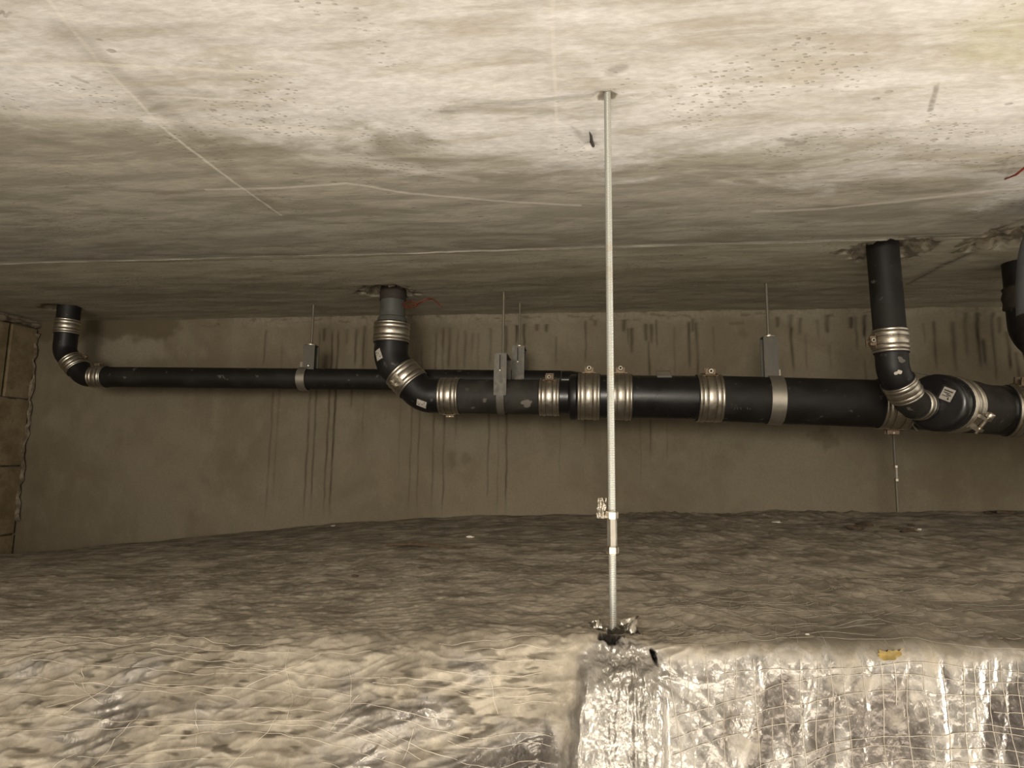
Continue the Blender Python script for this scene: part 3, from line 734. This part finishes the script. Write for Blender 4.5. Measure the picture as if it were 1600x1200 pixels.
def bend(path, r, mat, label, sticker=None, group=None, extra=None):
    k = thing('pipe_bend', path[0], label, 'pipe bend', group)
    rs = [r]*len(path)
    obj('body', MB().tube(path, rs, 48), mat, k)
    if sticker:
        c, d, nrm, hw, hl, rot = sticker
        obj('label_plate', patch(MB(), c, d, nrm, r, hw*1.35, hl*1.22, rot, .0002), M_rubber, k, smooth=0)
        st = obj('paper_label', patch(MB(), c, d, nrm, r, hw, hl, rot, .0012), M_label, k, smooth=0)
        m = MB(); dd = Vector(d).normalized(); x = Vector(nrm); x = (x-dd*x.dot(dd)).normalized(); y = dd.cross(x)
        for u, v in ((-.5, .55), (.35, -.5), (.1, .2)):
            a = u*hw; l = v*hl; a, l = a*math.cos(rot)-l*math.sin(rot), a*math.sin(rot)+l*math.cos(rot); an = a/r
            m.box(Vector(c)+(x*math.cos(an)+y*math.sin(an))*(r+.0024)+dd*l, y*hw*.13, dd*hl*.09, x*.0003)
        obj('print', m, M_print, st, smooth=0)
    for nm, mm, mt in (extra or []): obj(nm, mm, mt, k, smooth=180)
    return k
def offset_path(V, h, H0, Rb, b):
    """V = vertical axis point at which the upper bend starts (top), going down, then 45 deg, then along h at height H0"""
    dn = Vector((0, 0, -1)); h = Vector(h).normalized(); m45 = (dn+h).normalized()
    c = V.z-H0-(Rb+.7071*b)
    p0 = Vector(V); p1 = p0+dn*c
    A1 = arc2(p1, dn, m45, Rb); q = A1[-1]+m45*(b/2); q2 = A1[-1]+m45*b
    A2 = arc2(q2, m45, h, Rb)
    return [p0]+A1, q, m45, A2
def hanger(ax, d, r, label, ztop_px, bracket, band, ytop, mode, rodr=.0040, group=None, zplate=None):
    """ax: pipe axis point under the rod; bracket = (half width, z top, z bottom); band = (half width, shift along pipe)"""
    ax = Vector(ax); d = Vector(d).normalized(); zt = HC+.002; k = thing('pipe_hanger', ax, label, 'pipe hanger', group)
    bw, z1, z0 = bracket; sw, sh = band
    f = Vector((0, -1, 0)); top = Vector((ax.x, ytop, z1))
    dep = r*.62 if mode == 'plate' else .016
    yf = ax.y-(r+.006) if mode == 'plate' else ytop-dep
    yb = ax.y+(r+.006) if mode == 'plate' else ytop+dep
    br = MB()
    obj('rod', MB().tube([Vector((ax.x, ytop, z1-.03)), Vector((ax.x, ytop, zt))], rodr, 12), M_rodd, k)
    obj('washer', MB().lathe(Vector((ax.x, ytop, z1+.0016)), (0, 0, 1), [(0, .0001), (0, bw*1.05), (.0022, bw*1.05), (.0022, rodr)], 24), M_bolt, k)
    obj('nut', hexnut(MB(), (ax.x, ytop, z1+.0075), (0, 0, 1), rodr*1.9, .007), M_bolt, k, smooth=20)
    obj('bracket_top', MB().box((ax.x, (yf+yb)/2, z1), (bw, 0, 0), (0, (yb-yf)/2, 0), (0, 0, .0015)), M_bracket, k, smooth=20)
    if mode == 'plate':
        pf = MB(); zc = (z1+z0)/2; hz = (z1-z0)/2
        pf.box((ax.x, yf, zc), (bw, 0, 0), (0, 0, hz), (0, .0015, 0), .002)
        p = obj('front_plate', pf, M_bracket, k, smooth=20)
        obj('slot', MB().box((ax.x-.001, yf-.0016, z1-.028), (.0016, 0, 0), (0, 0, .024), (0, .0004, 0)), M_rubber, p, smooth=0)
        obj('slot_screw', MB().lathe((ax.x-.001, yf-.0019, z1-.052), (0, -1, 0), [(0, .0028), (.002, .0024), (.0026, .0001)], 10), M_bolt, p)
        obj('rear_plate', MB().box((ax.x, yb, (z1+ax.z)/2), (bw, 0, 0), (0, 0, (z1-ax.z)/2), (0, .0015, 0), .002), M_bracket, k, smooth=20)
        obj('strap', MB().arcband(ax+d*sh, d, f, r+.004, .0022, sw*2, (-.25), PI+.2, 36) if d.cross(f).z < 0 else MB().arcband(ax+d*sh, d, f, r+.004, .0022, sw*2, .25, -PI-.2, 36), M_bracket, k)
    else:
        z0 = ax.z+r*.72
        for yy, nm in ((yf, 'front_plate'), (yb, 'rear_plate')):
            p = obj(nm, MB().box((ax.x, yy, (z1+z0)/2), (bw, 0, 0), (0, 0, (z1-z0)/2), (0, .0015, 0), .002), M_bracket, k, smooth=20)
            if nm == 'front_plate': obj('slot_screw', MB().lathe((ax.x, yy-.0016, z0+.018), (0, -1, 0), [(0, .0035), (.002, .003), (.003, .0001)], 10), M_bolt, p)
        obj('strap', MB().arcband(ax+d*sh, d, Vector((0, 0, 1)), r+.003, .0022, sw*2, 0, 2*PI, 56), M_galv, k)
        obj('strap_ear', MB().box(ax+d*sh+Vector((0, -.006, r+.012)), (sw, 0, 0), (0, .004, 0), (0, 0, .010)), M_galv, k, smooth=20)
    return k

# ------------------------------------------------------------------ thin drain line on the left
r7 = .0365
VA = cz(97, 478); VA = Vector((VA.x, VA.y+.030, HC))
yA = VA.y
pA = on_y(165, 588.5, yA); pB = on_y(900, 596, 1.935)
dA = (pB-pA).normalized()
hA = Vector((dA.x, dA.y, 0)).normalized()
zA0 = on_y(97, 519, yA).z
Va = Vector((VA.x, VA.y, zA0))
up_path, qA, mA, lo_path = offset_path(Va, hA, pA.z, .052, .085)
pipe('pipe_stub', [Vector((VA.x, VA.y, HC+.02)), Va+Vector((0, 0, .003))], r7, M_bend, 'short black pipe stub coming out of the ceiling in the left corner')
coupling(Vector((VA.x, VA.y, on_y(97, 511, yA).z)), (0, 0, 1), r7, .052, (0, 1, 0), 'upright steel coupling on the black stub in the left corner', 0)
bend(up_path+[qA-mA*.003], r7, M_bend, 'black elbow directly under the upright coupling in the left corner')
coupling(qA, mA, r7, .050, (.7, .25, .7), 'tilted steel coupling between the two black elbows in the left corner', .8)
cA = lo_path[-1]+hA*.034
bend([qA+mA*.003]+lo_path+[cA], r7, M_bend, 'black elbow turning into the long thin pipe at far left')
coupling(cA+dA*.004, dA, r7, .052, (0, -.3, 1), 'steel coupling at the left end of the long thin pipe', .8)
pA = cA+dA*.003; dA = (pB-pA).normalized()
# thin line swings forward into the side inlet of the reducer
endA = on_y(905, 609, 1.84)
pipe('drain_pipe', [pA, pB-dA*.05], r7, M_iron, 'long thin black pipe along the back wall, running behind the thicker pipe')

# ------------------------------------------------------------------ middle drop and DN100 line
r10 = .0545
VB = cz(610, 452); VB = Vector((VB.x, VB.y+.045, HC)); yB = 1.80
VB.y = 1.80; VB.x = on_y(612, 520, 1.80).x
P0 = on_y(700, 619, 1.80); P1 = on_y(893, 620, 1.79); dB = (P1-P0).normalized(); hB = Vector((dB.x, dB.y, 0)).normalized()
zB = on_y(613, 521, 1.80).z
Vb = Vector((VB.x, VB.y, zB))
upB, qB, mB, loB = offset_path(Vb, hB, P0.z, .082, .092)
k = thing('pipe_stub', (VB.x, VB.y, zB), 'grey sleeved pipe stub coming out of the ceiling above the middle elbows', 'pipe')
zz = lambda y: on_y(612, y, 1.745).z
Pz = lambda y: Vector((VB.x, VB.y, zz(y)))
obj('sleeve', MB().tube([Pz(493), Pz(462)], [.0415, .040], 40), M_grey, k)
obj('collar', MB().tube([Pz(463), Pz(454), Vector((VB.x, VB.y, HC+.025))], [.0425, .043, .043], 40), M_tape, k)
obj('gasket', MB().tube([Pz(510), Pz(505), Pz(496), Pz(491), Pz(489)], [.047, .049, .0485, .046, .040], 40), M_grey, k)
sl = MB(); ring = []
coupling(Vb, (0, 0, 1), r10, .064, (0, 1, 0), 'wide upright steel coupling below the grey sleeved stub', 0)
ca = Vector((-.55, -.84, 0)).normalized()
bend([Vb-Vector((0, 0, .002))]+upB+[qB-mB*.003], r10, M_bend, 'black elbow with white paper label under the wide upright coupling',
     (upB[4], (0, 0, 1), (-.46, -.86, 0), .0115, .0175, .40))
coupling(qB, mB, r10, .066, (-.35, -1, -.25), 'tilted steel coupling between the two labelled elbows', .8, 1, None, M_band)
cB2 = on_y(704, 619, 1.80); cB = cB2-dB*.004
bend([qB+mB*.003]+loB+[cB], r10, M_bend, 'black elbow with white paper label turning into the horizontal pipe',
     (loB[8], (hB+mB), (-.12, -.76, -.55), .0115, .0165, .05))
cB2 = on_y(704, 619, 1.80)
coupling(cB2, dB, r10, .064, (0, .1, -1), 'steel coupling right of the lower labelled elbow', .55)
pb0 = cB2+dB*.003; P5 = on_y(859, 620.5, 1.793); dB = (P5-pb0).normalized()
o = thing('drain_pipe', pb0, 'grimy grey pipe length carrying the slotted hanger, with a pale scuff', 'pipe')
obj('body', MB().tube([pb0, P5-dB*.003], r10, 48), M_grime, o)
m = patch(MB(), on_y(826, 621, 1.795), dB, (0, -.9, -.42), r10, .010, .018, .5, .0002, 8, 1.3); obj('pale_scuff', m, mat_plain('pale_scuff', (.17, .155, .13), .8), o, smooth=0)
coupling(P5, dB, r10, .062, (0, -.35, 1), 'steel coupling with rusty lugs right of the grimy pipe', 1.0, 1, None, M_rusty)

# ------------------------------------------------------------------ reducer, main line
r12 = .0675
c0 = on_y(896, 618, 1.788); c1 = on_y(920, 619.5, 1.786); c2 = on_y(969, 620, 1.783); c3 = on_y(1107, 622, 1.775)
cE = on_y(1393, 631.5, 1.735)
dM = (c3-c1).normalized()
k = thing('pipe_reducer', P5, 'black reducer with a square shouldered collar left of the bright rod', 'pipe fitting')
q0 = P5+dM*.003; Lr = (c1-q0).length
obj('body', MB().lathe(q0, dM, [(0, .0001), (0, r10-.001), (Lr-.062, r10-.001), (Lr-.058, r12+.001), (Lr-.054, r12+.004), (Lr-.038, r12+.004), (Lr-.034, r12), (Lr-.002, r12), (Lr-.002, .0001)], 48), M_gloss, k)
# the thin line enters this reducer from behind
a0 = pB-dA*.05
obj('side_inlet', MB().tube([a0+dA*.001, pB-dA*.02, pB+Vector((.02, -.01, -.008)), pB+Vector((.05, -.05, -.02)), pB+Vector((.065, -.105, -.025))], r7, 32), M_gloss, k)
coupling(c1, dM, r12, .066, (0, .12, 1), 'steel coupling just left of the bright rod, bolt on top', .95, 1, 'twin couplings behind the bright rod')
coupling(c2, dM, r12, .066, (0, .12, 1), 'steel coupling just right of the bright rod, bolt on top', .95, 1, 'twin couplings behind the bright rod')
pipe('pipe_sleeve', [c1+dM*.002, c2-dM*.002], r12, M_gloss, 'short black pipe piece between the two couplings behind the rod')
k = thing('access_pipe', c2+dM*.002, 'glossy black pipe fitting with a small handle on top', 'pipe fitting')
obj('body', MB().tube([c2+dM*.002, c3-dM*.002], r12-.001, 56), M_gloss, k)
hp = on_y(1038, 588, 1.75); m = MB(); q = .016
m.box(hp+Vector((0, 0, -.002)), (.022, 0, 0), (0, .006, 0), (0, 0, .0035), .001)
obj('cover_plate', m, M_grey, k, smooth=20)
m = MB().tube([hp+Vector((-.022, .004, -.001)), hp+Vector((-.024, .004, .017)), hp+Vector((.018, .004, .017)), hp+Vector((.022, .004, -.001))], .0018, 6, ref=(0, 1, 0)); obj('handle', m, M_bracket, k, smooth=0)
coupling(c3, dM, r12, .070, (0, -.25, 1), 'steel coupling with two bolt heads right of the glossy pipe', .95, 1, None, M_rusty)
dN = (cE-c3).normalized()
k = thing('drain_pipe', c3+dN*.002, 'thick dull black pipe length carrying the right hanger strap', 'pipe')
obj('body', MB().tube([c3+dN*.002, cE-dN*.002], r12+.0005, 56), M_iron, k)
# worn, no longer legible stencil marks
m = MB()
for px in (1142, 1146, 1151, 1161, 1165, 1171, 1175, 1181, 1186): patch(m, on_y(px, 627, 1.77), dN, (0, -1, -.42), r12+.0005, .0036, .0014, random.uniform(-.5, .5), .0001, 2)
obj('worn_stencil', m, mat_plain('worn_stencil', (.045, .041, .035), .8), k, smooth=0)
coupling(cE, dN, r12, .075, (0, .05, -1), 'steel coupling half hidden behind the right elbow, claw pins showing', .7, 1, None, None,
         [(on_y(1430, 582, 1.66), on_y(1458, 586, 1.70)), (on_y(1424, 662, 1.655), on_y(1433, 673, 1.66))])

# ------------------------------------------------------------------ branch fitting at the right
cF = on_y(1594, 643, 1.70); dF = (cF-cE).normalized(); cEnd = cE+dF*1.2
k = thing('branch_fitting', cE+dF*.002, 'big black branch fitting with an oblique inlet at the right', 'pipe fitting')
obj('run', MB().tube([cE+dF*.002, cF-dF*.002], r12+.0005, 56), M_gloss, k)
Pb = on_y(1549, 640, 1.705)
db = Vector((-.819, -.574, .012)).normalized(); Lb = .277
Pf = Pb+db*Lb; rb = .0685
obj('branch', MB().lathe(Pb, db, [(.0, rb-.004), (.09, rb-.002), (.13, rb+.001), (Lb-.05, rb), (Lb-.05, .0001)], 56), M_grime, k)
cb = Pb+db*(Lb-.050)
coupling(cb, db, rb, .055, (.6, -.55, -.62), 'large steel coupling on the oblique branch inlet', 1.15, 1, None, M_band)
k = thing('eccentric_plug', Pf, 'black round plug with white label closing the branch inlet', 'pipe fitting')
obj('body', MB().lathe(Pf-db*.045, db, [(0, .0001), (0, rb-.001), (.036, rb-.001), (.040, rb+.003), (.056, rb+.003), (.062, rb-.002), (.064, rb-.010), (.064, .0001)], 56), M_gloss, k)
nx = Vector((-.574, .819, 0)); nzv = db.cross(nx); nzv = nzv if nzv.z > 0 else -nzv
face = Pf+db*.019
Pi = Pf+nx*.028+nzv*(-.004)
obj('socket', MB().lathe(Pi+db*.015, db, [(0, .042), (.010, .042), (.013, .039), (.013, .0345)], 40), M_gloss, k)
lc = face-nx*.030+nzv*.018
la = (nzv*math.cos(.5)-nx*math.sin(.5)); lb_ = (nx*math.cos(.5)+nzv*math.sin(.5))
obj('label_plate', MB().box(lc+db*.0008, la*.020, lb_*.017, db*.0006), M_rubber, k, smooth=0)
st = obj('paper_label', MB().box(lc+db*.0018+lb_*-.001, la*.0155, lb_*.0135, db*.0004), M_label, k, smooth=0)
m = MB()
for i, (u, v, a, b) in enumerate(((.55, .0, .10, .75), (.2, .2, .07, .5), (-.05, -.3, .07, .4), (-.3, .1, .06, .6), (-.62, -.45, .15, .14))): m.box(lc+db*.0024+la*(.0155*u)+lb_*(.0135*v-.001), la*.0155*a, lb_*.0135*b, db*.0003)
obj('print', m, M_print, st, smooth=0)
w_ = Vector((db.x, db.y, 0)).normalized()
# elbow chain from the plug up to the ceiling
L2 = .141; Rb, bb, aa = .055, .060, .061
Vd = Pi+w_*L2
inp = -w_
# upper bend starts where the upper coupling sits
zD = on_y(1397, 531, 1.467).z
upD, qD, mD, loD = offset_path(Vector((Vd.x, Vd.y, zD)), inp, Pi.z, Rb, bb)
r8 = .0355
VDc = cz(1385, 382)
pipe('drop_pipe', [Vector((Vd.x-.004, Vd.y, HC+.035)), Vector((Vd.x, Vd.y, zD+.003))], r8, M_iron, 'upright dull black pipe from broken ceiling opening at right')
coupling(Vector((Vd.x, Vd.y, zD)), (0, 0, 1), r8, .058, (-1, -.02, 0), 'upright steel coupling with bolt at its left on the right drop pipe', 1.1, 1)
bsp = [('paint_splash', patch(MB(), upD[0]+Vector((.004, -.002, -.082)), (0, 0, 1), (-.28, -.95, 0), r8, .0070, .0056, .5, .0003, 8, 2.1), M_white),
       ('paint_smear', patch(MB(), upD[0]+Vector((.001, 0, -.052)), (0, 0, 1), (.05, -1, 0), r8, .008, .007, .3, .0003, 8, 4.0), mat_plain('thin_smear', (.14, .13, .115), .8))]
bend(upD+[qD-mD*.003], r8, M_bend, 'black bend spattered with white paint below the right upright coupling', None, None, bsp)
coupling(qD, mD, r8, .050, (.5, .8, .3), 'tilted steel coupling between the two right bends', 0)
bend([qD+mD*.003]+loD+[Pi+db*.02], r8, M_grime, 'grimy black bend curving into the round plug')
coupling(Pi+db*.038, db, r8, .028, (0, .1, 1), 'small narrow coupling between grimy bend and round plug', 0)
coupling(cF, dF, r12, .070, (0, -.2, 1), 'steel coupling cut by the right edge of the view, rusty lugs on top', 1.1, 1, None, M_rusty)
pipe('drain_pipe', [cF+dF*.002, cF+dF*.6], r12, M_iron, 'thick black pipe leaving the view at the right edge')

# ------------------------------------------------------------------ hangers
t = (on_y(482, 592, 1.92)-pA).dot(dA); ax = pA+dA*t
y1 = 1.935
hanger(ax+Vector((.008, 0, 0)), dA, r7, 'hanger of the long thin pipe at left, strap shifted left of its rod', 480, (.021, on_y(485, 541, ax.y).z, 0), (.0150, -.018), ax.y, 'ring', .0040)
t = (on_y(811, 588, 1.925)-pA).dot(dA); ax = pA+dA*t
hanger(ax, dA, r7, 'small hanger behind the slotted one, holding the thin pipe', 470, (.021, on_y(812, 542, ax.y-.03).z, on_y(811, 592, ax.y-.05).z), (.012, 0), ax.y, 'plate', .0036)
t = (on_y(785, 620, 1.797)-pb0).dot(dB); ax = pb0+dB*t
hanger(ax, dB, r10, 'slotted plate hanger on the grimy middle pipe', 460, (.0195, on_y(787, 555, ax.y-.03).z, on_y(785, 618, ax.y-r10).z), (.0115, .001), ax.y, 'plate', .0042)
t = (on_y(1205, 625, 1.76)-c3).dot(dN); ax = c3+dN*t
hanger(ax, dN, r12, 'hanger with wide bright strap round the thick right pipe', 442, (.0200, on_y(1204, 528, ax.y).z, 0), (.0195, .007), ax.y, 'ring', .0042)

# ------------------------------------------------------------------ pipes cut by the right edge
yG = 1.62
gx = on_y(1592, 420, yG).x
k = thing('drop_pipe', (gx, yG, on_y(1580, 530, yG).z), 'black pipe with brown tape dropping from the ceiling at far right', 'pipe')
z_ = lambda y: on_y(1580, y, yG).z
g0 = Vector((gx, yG, HC+.03)); dn = Vector((0, 0, -1)); rg = .0355
rowp = [g0, Vector((gx, yG, z_(500)))]+arc2(Vector((gx, yG, z_(505))), dn, (.85, 0, -.5), .075, 8)
rowp.append(rowp[-1]+Vector((.85, 0, -.5)).normalized()*.2)
obj('body', MB().tube(rowp, rg, 36), M_bend, k)
obj('tape_wrap', MB().lathe((gx, yG, z_(484)), (0, 0, 1), [(0, rg), (.004, rg+.006), (.02, rg+.004), (.035, rg+.007), (.05, rg+.003), (z_(448)-z_(484)-.004, rg+.005), (z_(448)-z_(484), rg)], 32), M_tape, k)
yH = 1.18
hs = [on_y(1676, 318, yH), on_y(1650, 342, yH), on_y(1632, 390, yH), on_y(1627, 450, yH), on_y(1629, 500, yH), on_y(1633, 530, yH), on_y(1646, 566, yH), on_y(1676, 600, yH)]
def cat(pts, n=8):
    out = []
    for i in range(len(pts)-1):
        p0, p1, p2, p3 = pts[max(i-1, 0)], pts[i], pts[i+1], pts[min(i+2, len(pts)-1)]
        for k in range(n):
            t = k/n; out.append(.5*((2*p1)+(p2-p0)*t+(2*p0-5*p1+4*p2-p3)*t*t+(3*p1-p0-3*p2+p3)*t**3))
    return out+[pts[-1]]
hs = [hs[0]+Vector((.02, .03, HC+.03-hs[0].z))]+hs[1:-1]+[hs[-1], hs[-1]+Vector((.35, .05, -.12))]
hp_ = cat(hs, 10); k = thing('flexible_hose', hs[0], 'grey black hose curving down in front of the far right pipe', 'hose')
i0 = 38
obj('body', MB().tube(hp_[:i0+1], .0375, 36), M_hose, k)
rib = []; rr = []
fine = cat(hp_[i0:], 4)
for i, p in enumerate(fine): rib.append(p); rr.append(.0385 if i % 2 else .0350)
obj('ribbed_end', MB().tube(rib, rr, 32), M_tape, k, smooth=10)

# ------------------------------------------------------------------ cables, nail, debris
yc = 1.70
c = [on_y(px, py, yy) for px, py, yy in ((628, 476, 1.74), (640, 471, 1.70), (648, 473, 1.68), (650, 479, 1.68), (640, 481, 1.70), (630, 478, 1.72), (645, 477, 1.69), (658, 471, 1.68), (670, 466, 1.68), (680, 470, 1.68), (691, 480, 1.68))]
tag(obj('loose_cable', MB().tube(cat(c, 6), .0017, 6), M_red, None, 60, org=c[0]), 'thin reddish cable end curling out beside the grey sleeved stub', 'cable')
c = [on_y(px, py, yy) for px, py, yy in ((629, 474, 1.74), (642, 470, 1.69), (652, 475, 1.69), (648, 480, 1.69), (634, 480, 1.71), (655, 474, 1.69), (668, 469, 1.69), (676, 467, 1.70))]
tag(obj('loose_cable', MB().tube(cat(c, 6), .0014, 6), M_red, None, 60, org=c[0]), 'second shorter reddish cable looped in the first beside the stub', 'cable')
p = on_z(1570, 280, HC); q = on_z(1606, 258, HC-.02)
tag(obj('cable_end', MB().tube([p, p.lerp(q, .5)+Vector((0, 0, -.004)), q, q+Vector((.08, -.01, .032))], [.0012, .0020, .0022, .0022], 8), M_redb, None, 60, org=p), 'bright red cable end under the ceiling at the right edge', 'cable')
p = on_z(928, 229, HC); a = on_y(927, 228, p.y-.006); b = on_y(921, 206, p.y-.075)
m = MB(); pts = [a+Vector((0, .004, .004)), a, a.lerp(b, .35)+Vector((-.001, 0, 0)), a.lerp(b, .7)+Vector((.0006, 0, 0)), b]
m.tube(pts, [.002, .0026, .0030, .0022, .0006], 6)
tag(obj('bent_nail', m, M_print, None, 40, org=p), 'dark bent nail end sticking out of the ceiling left of the rod', 'nail')
def duct_pt(px, py):                                   # meets the top of the foil
    d = ray(px, py); best = None
    q = P[:NT_].reshape(-1, 3)-np.array(CAM); dn_ = np.array(d.normalized()); t = q@dn_; e = np.linalg.norm(q-t[:, None]*dn_, axis=1)
    return Vector(P[:NT_].reshape(-1, 3)[int(np.argmin(e))])
deb = [(1334, 826, .010, (2.6, 1, .7), M_dirt, 'dirt_clump', 'brown dirt clump on the foil, left of the row near the back wall', 'dirt'),
       (1352, 823, .011, (2.2, 1, .8), M_dirt, 'dirt_clump', 'long dark dirt clump in the row near the back wall', 'dirt'),
       (1390, 825, .009, (3.2, 1, .5), M_dirt, 'dirt_clump', 'flat brown dirt clump right of the long dark one', 'dirt'),
       (1421, 831, .010, (2.0, 1, .7), M_dirt, 'dirt_clump', 'black clump beside a pale crumb at right end of the row', 'dirt'),
       (1424, 821, .006, (1.6, 1, .8), M_dirt, 'dirt_clump', 'small dark clump above the black one', 'dirt'),
       (1572, 804, .012, (3.4, 1, .6), M_dirt, 'dirt_clump', 'broad dirt heap against the back wall at far right', 'dirt'),
       (1548, 803, .009, (2, 1, .7), M_dirt, 'dirt_clump', 'small dirt heap left of the broad one at far right', 'dirt'),
       (1213, 817, .008, (1.8, 1, .5), M_white, 'plaster_crumb', 'white plaster crumb below the right hanger on the foil', 'crumb'),
       (735, 840, .006, (1.7, 1, .6), M_white, 'plaster_crumb', 'white plaster crumb on the foil left of the rod', 'crumb'),
       (521, 822, .005, (1.6, 1, .6), M_white, 'plaster_crumb', 'tiny white crumb near the back wall below the left hanger', 'crumb'),
       (1437, 829, .004, (1.5, 1, .7), M_white, 'plaster_crumb', 'pale crumb right of the black clump', 'crumb'),
       (1262, 992, .0016, (1.5, 1, .7), M_white, 'plaster_crumb', 'tiny white grain near the front edge right of the rod', 'crumb'),
       (553, 901, .004, (1.8, 1, .6), M_dirt, 'dirt_clump', 'small dark speck alone on the left foil', 'dirt')]
for px, py, rad, sc_, mt, nm, lb, ct in deb:
    p = duct_pt(px, py)
    tag(obj(nm, MB().blob(p+Vector((0, 0, rad*sc_[2]*.5)), rad, *sc_), mt, None, 30, org=p), lb, ct)
p = duct_pt(660, 855); m = MB()
m.tube([p+Vector((-.09, .0, .003)), p+Vector((-.03, .01, .006)), p+Vector((.05, .0, .004)), p+Vector((.12, -.01, .003))], [.003, .005, .0045, .001], 6)
tag(obj('twig', m, M_dirt, None, 40, org=p), 'long thin dark strip lying on the left foil near the back wall', 'twig')
p = Vector(samp([on_y(1368, 1022, .775).x], [.006])[0])
m = crumple(p+Vector((0, -.003, .002)), (.013, 0, .002), (.001, -.002, .0055), 9, 6, .002, 4)
tag(obj('dry_leaf', m, M_leaf, None, 180, org=p), 'yellow brown dry leaf stuck on the front edge right of the rod', 'leaf')
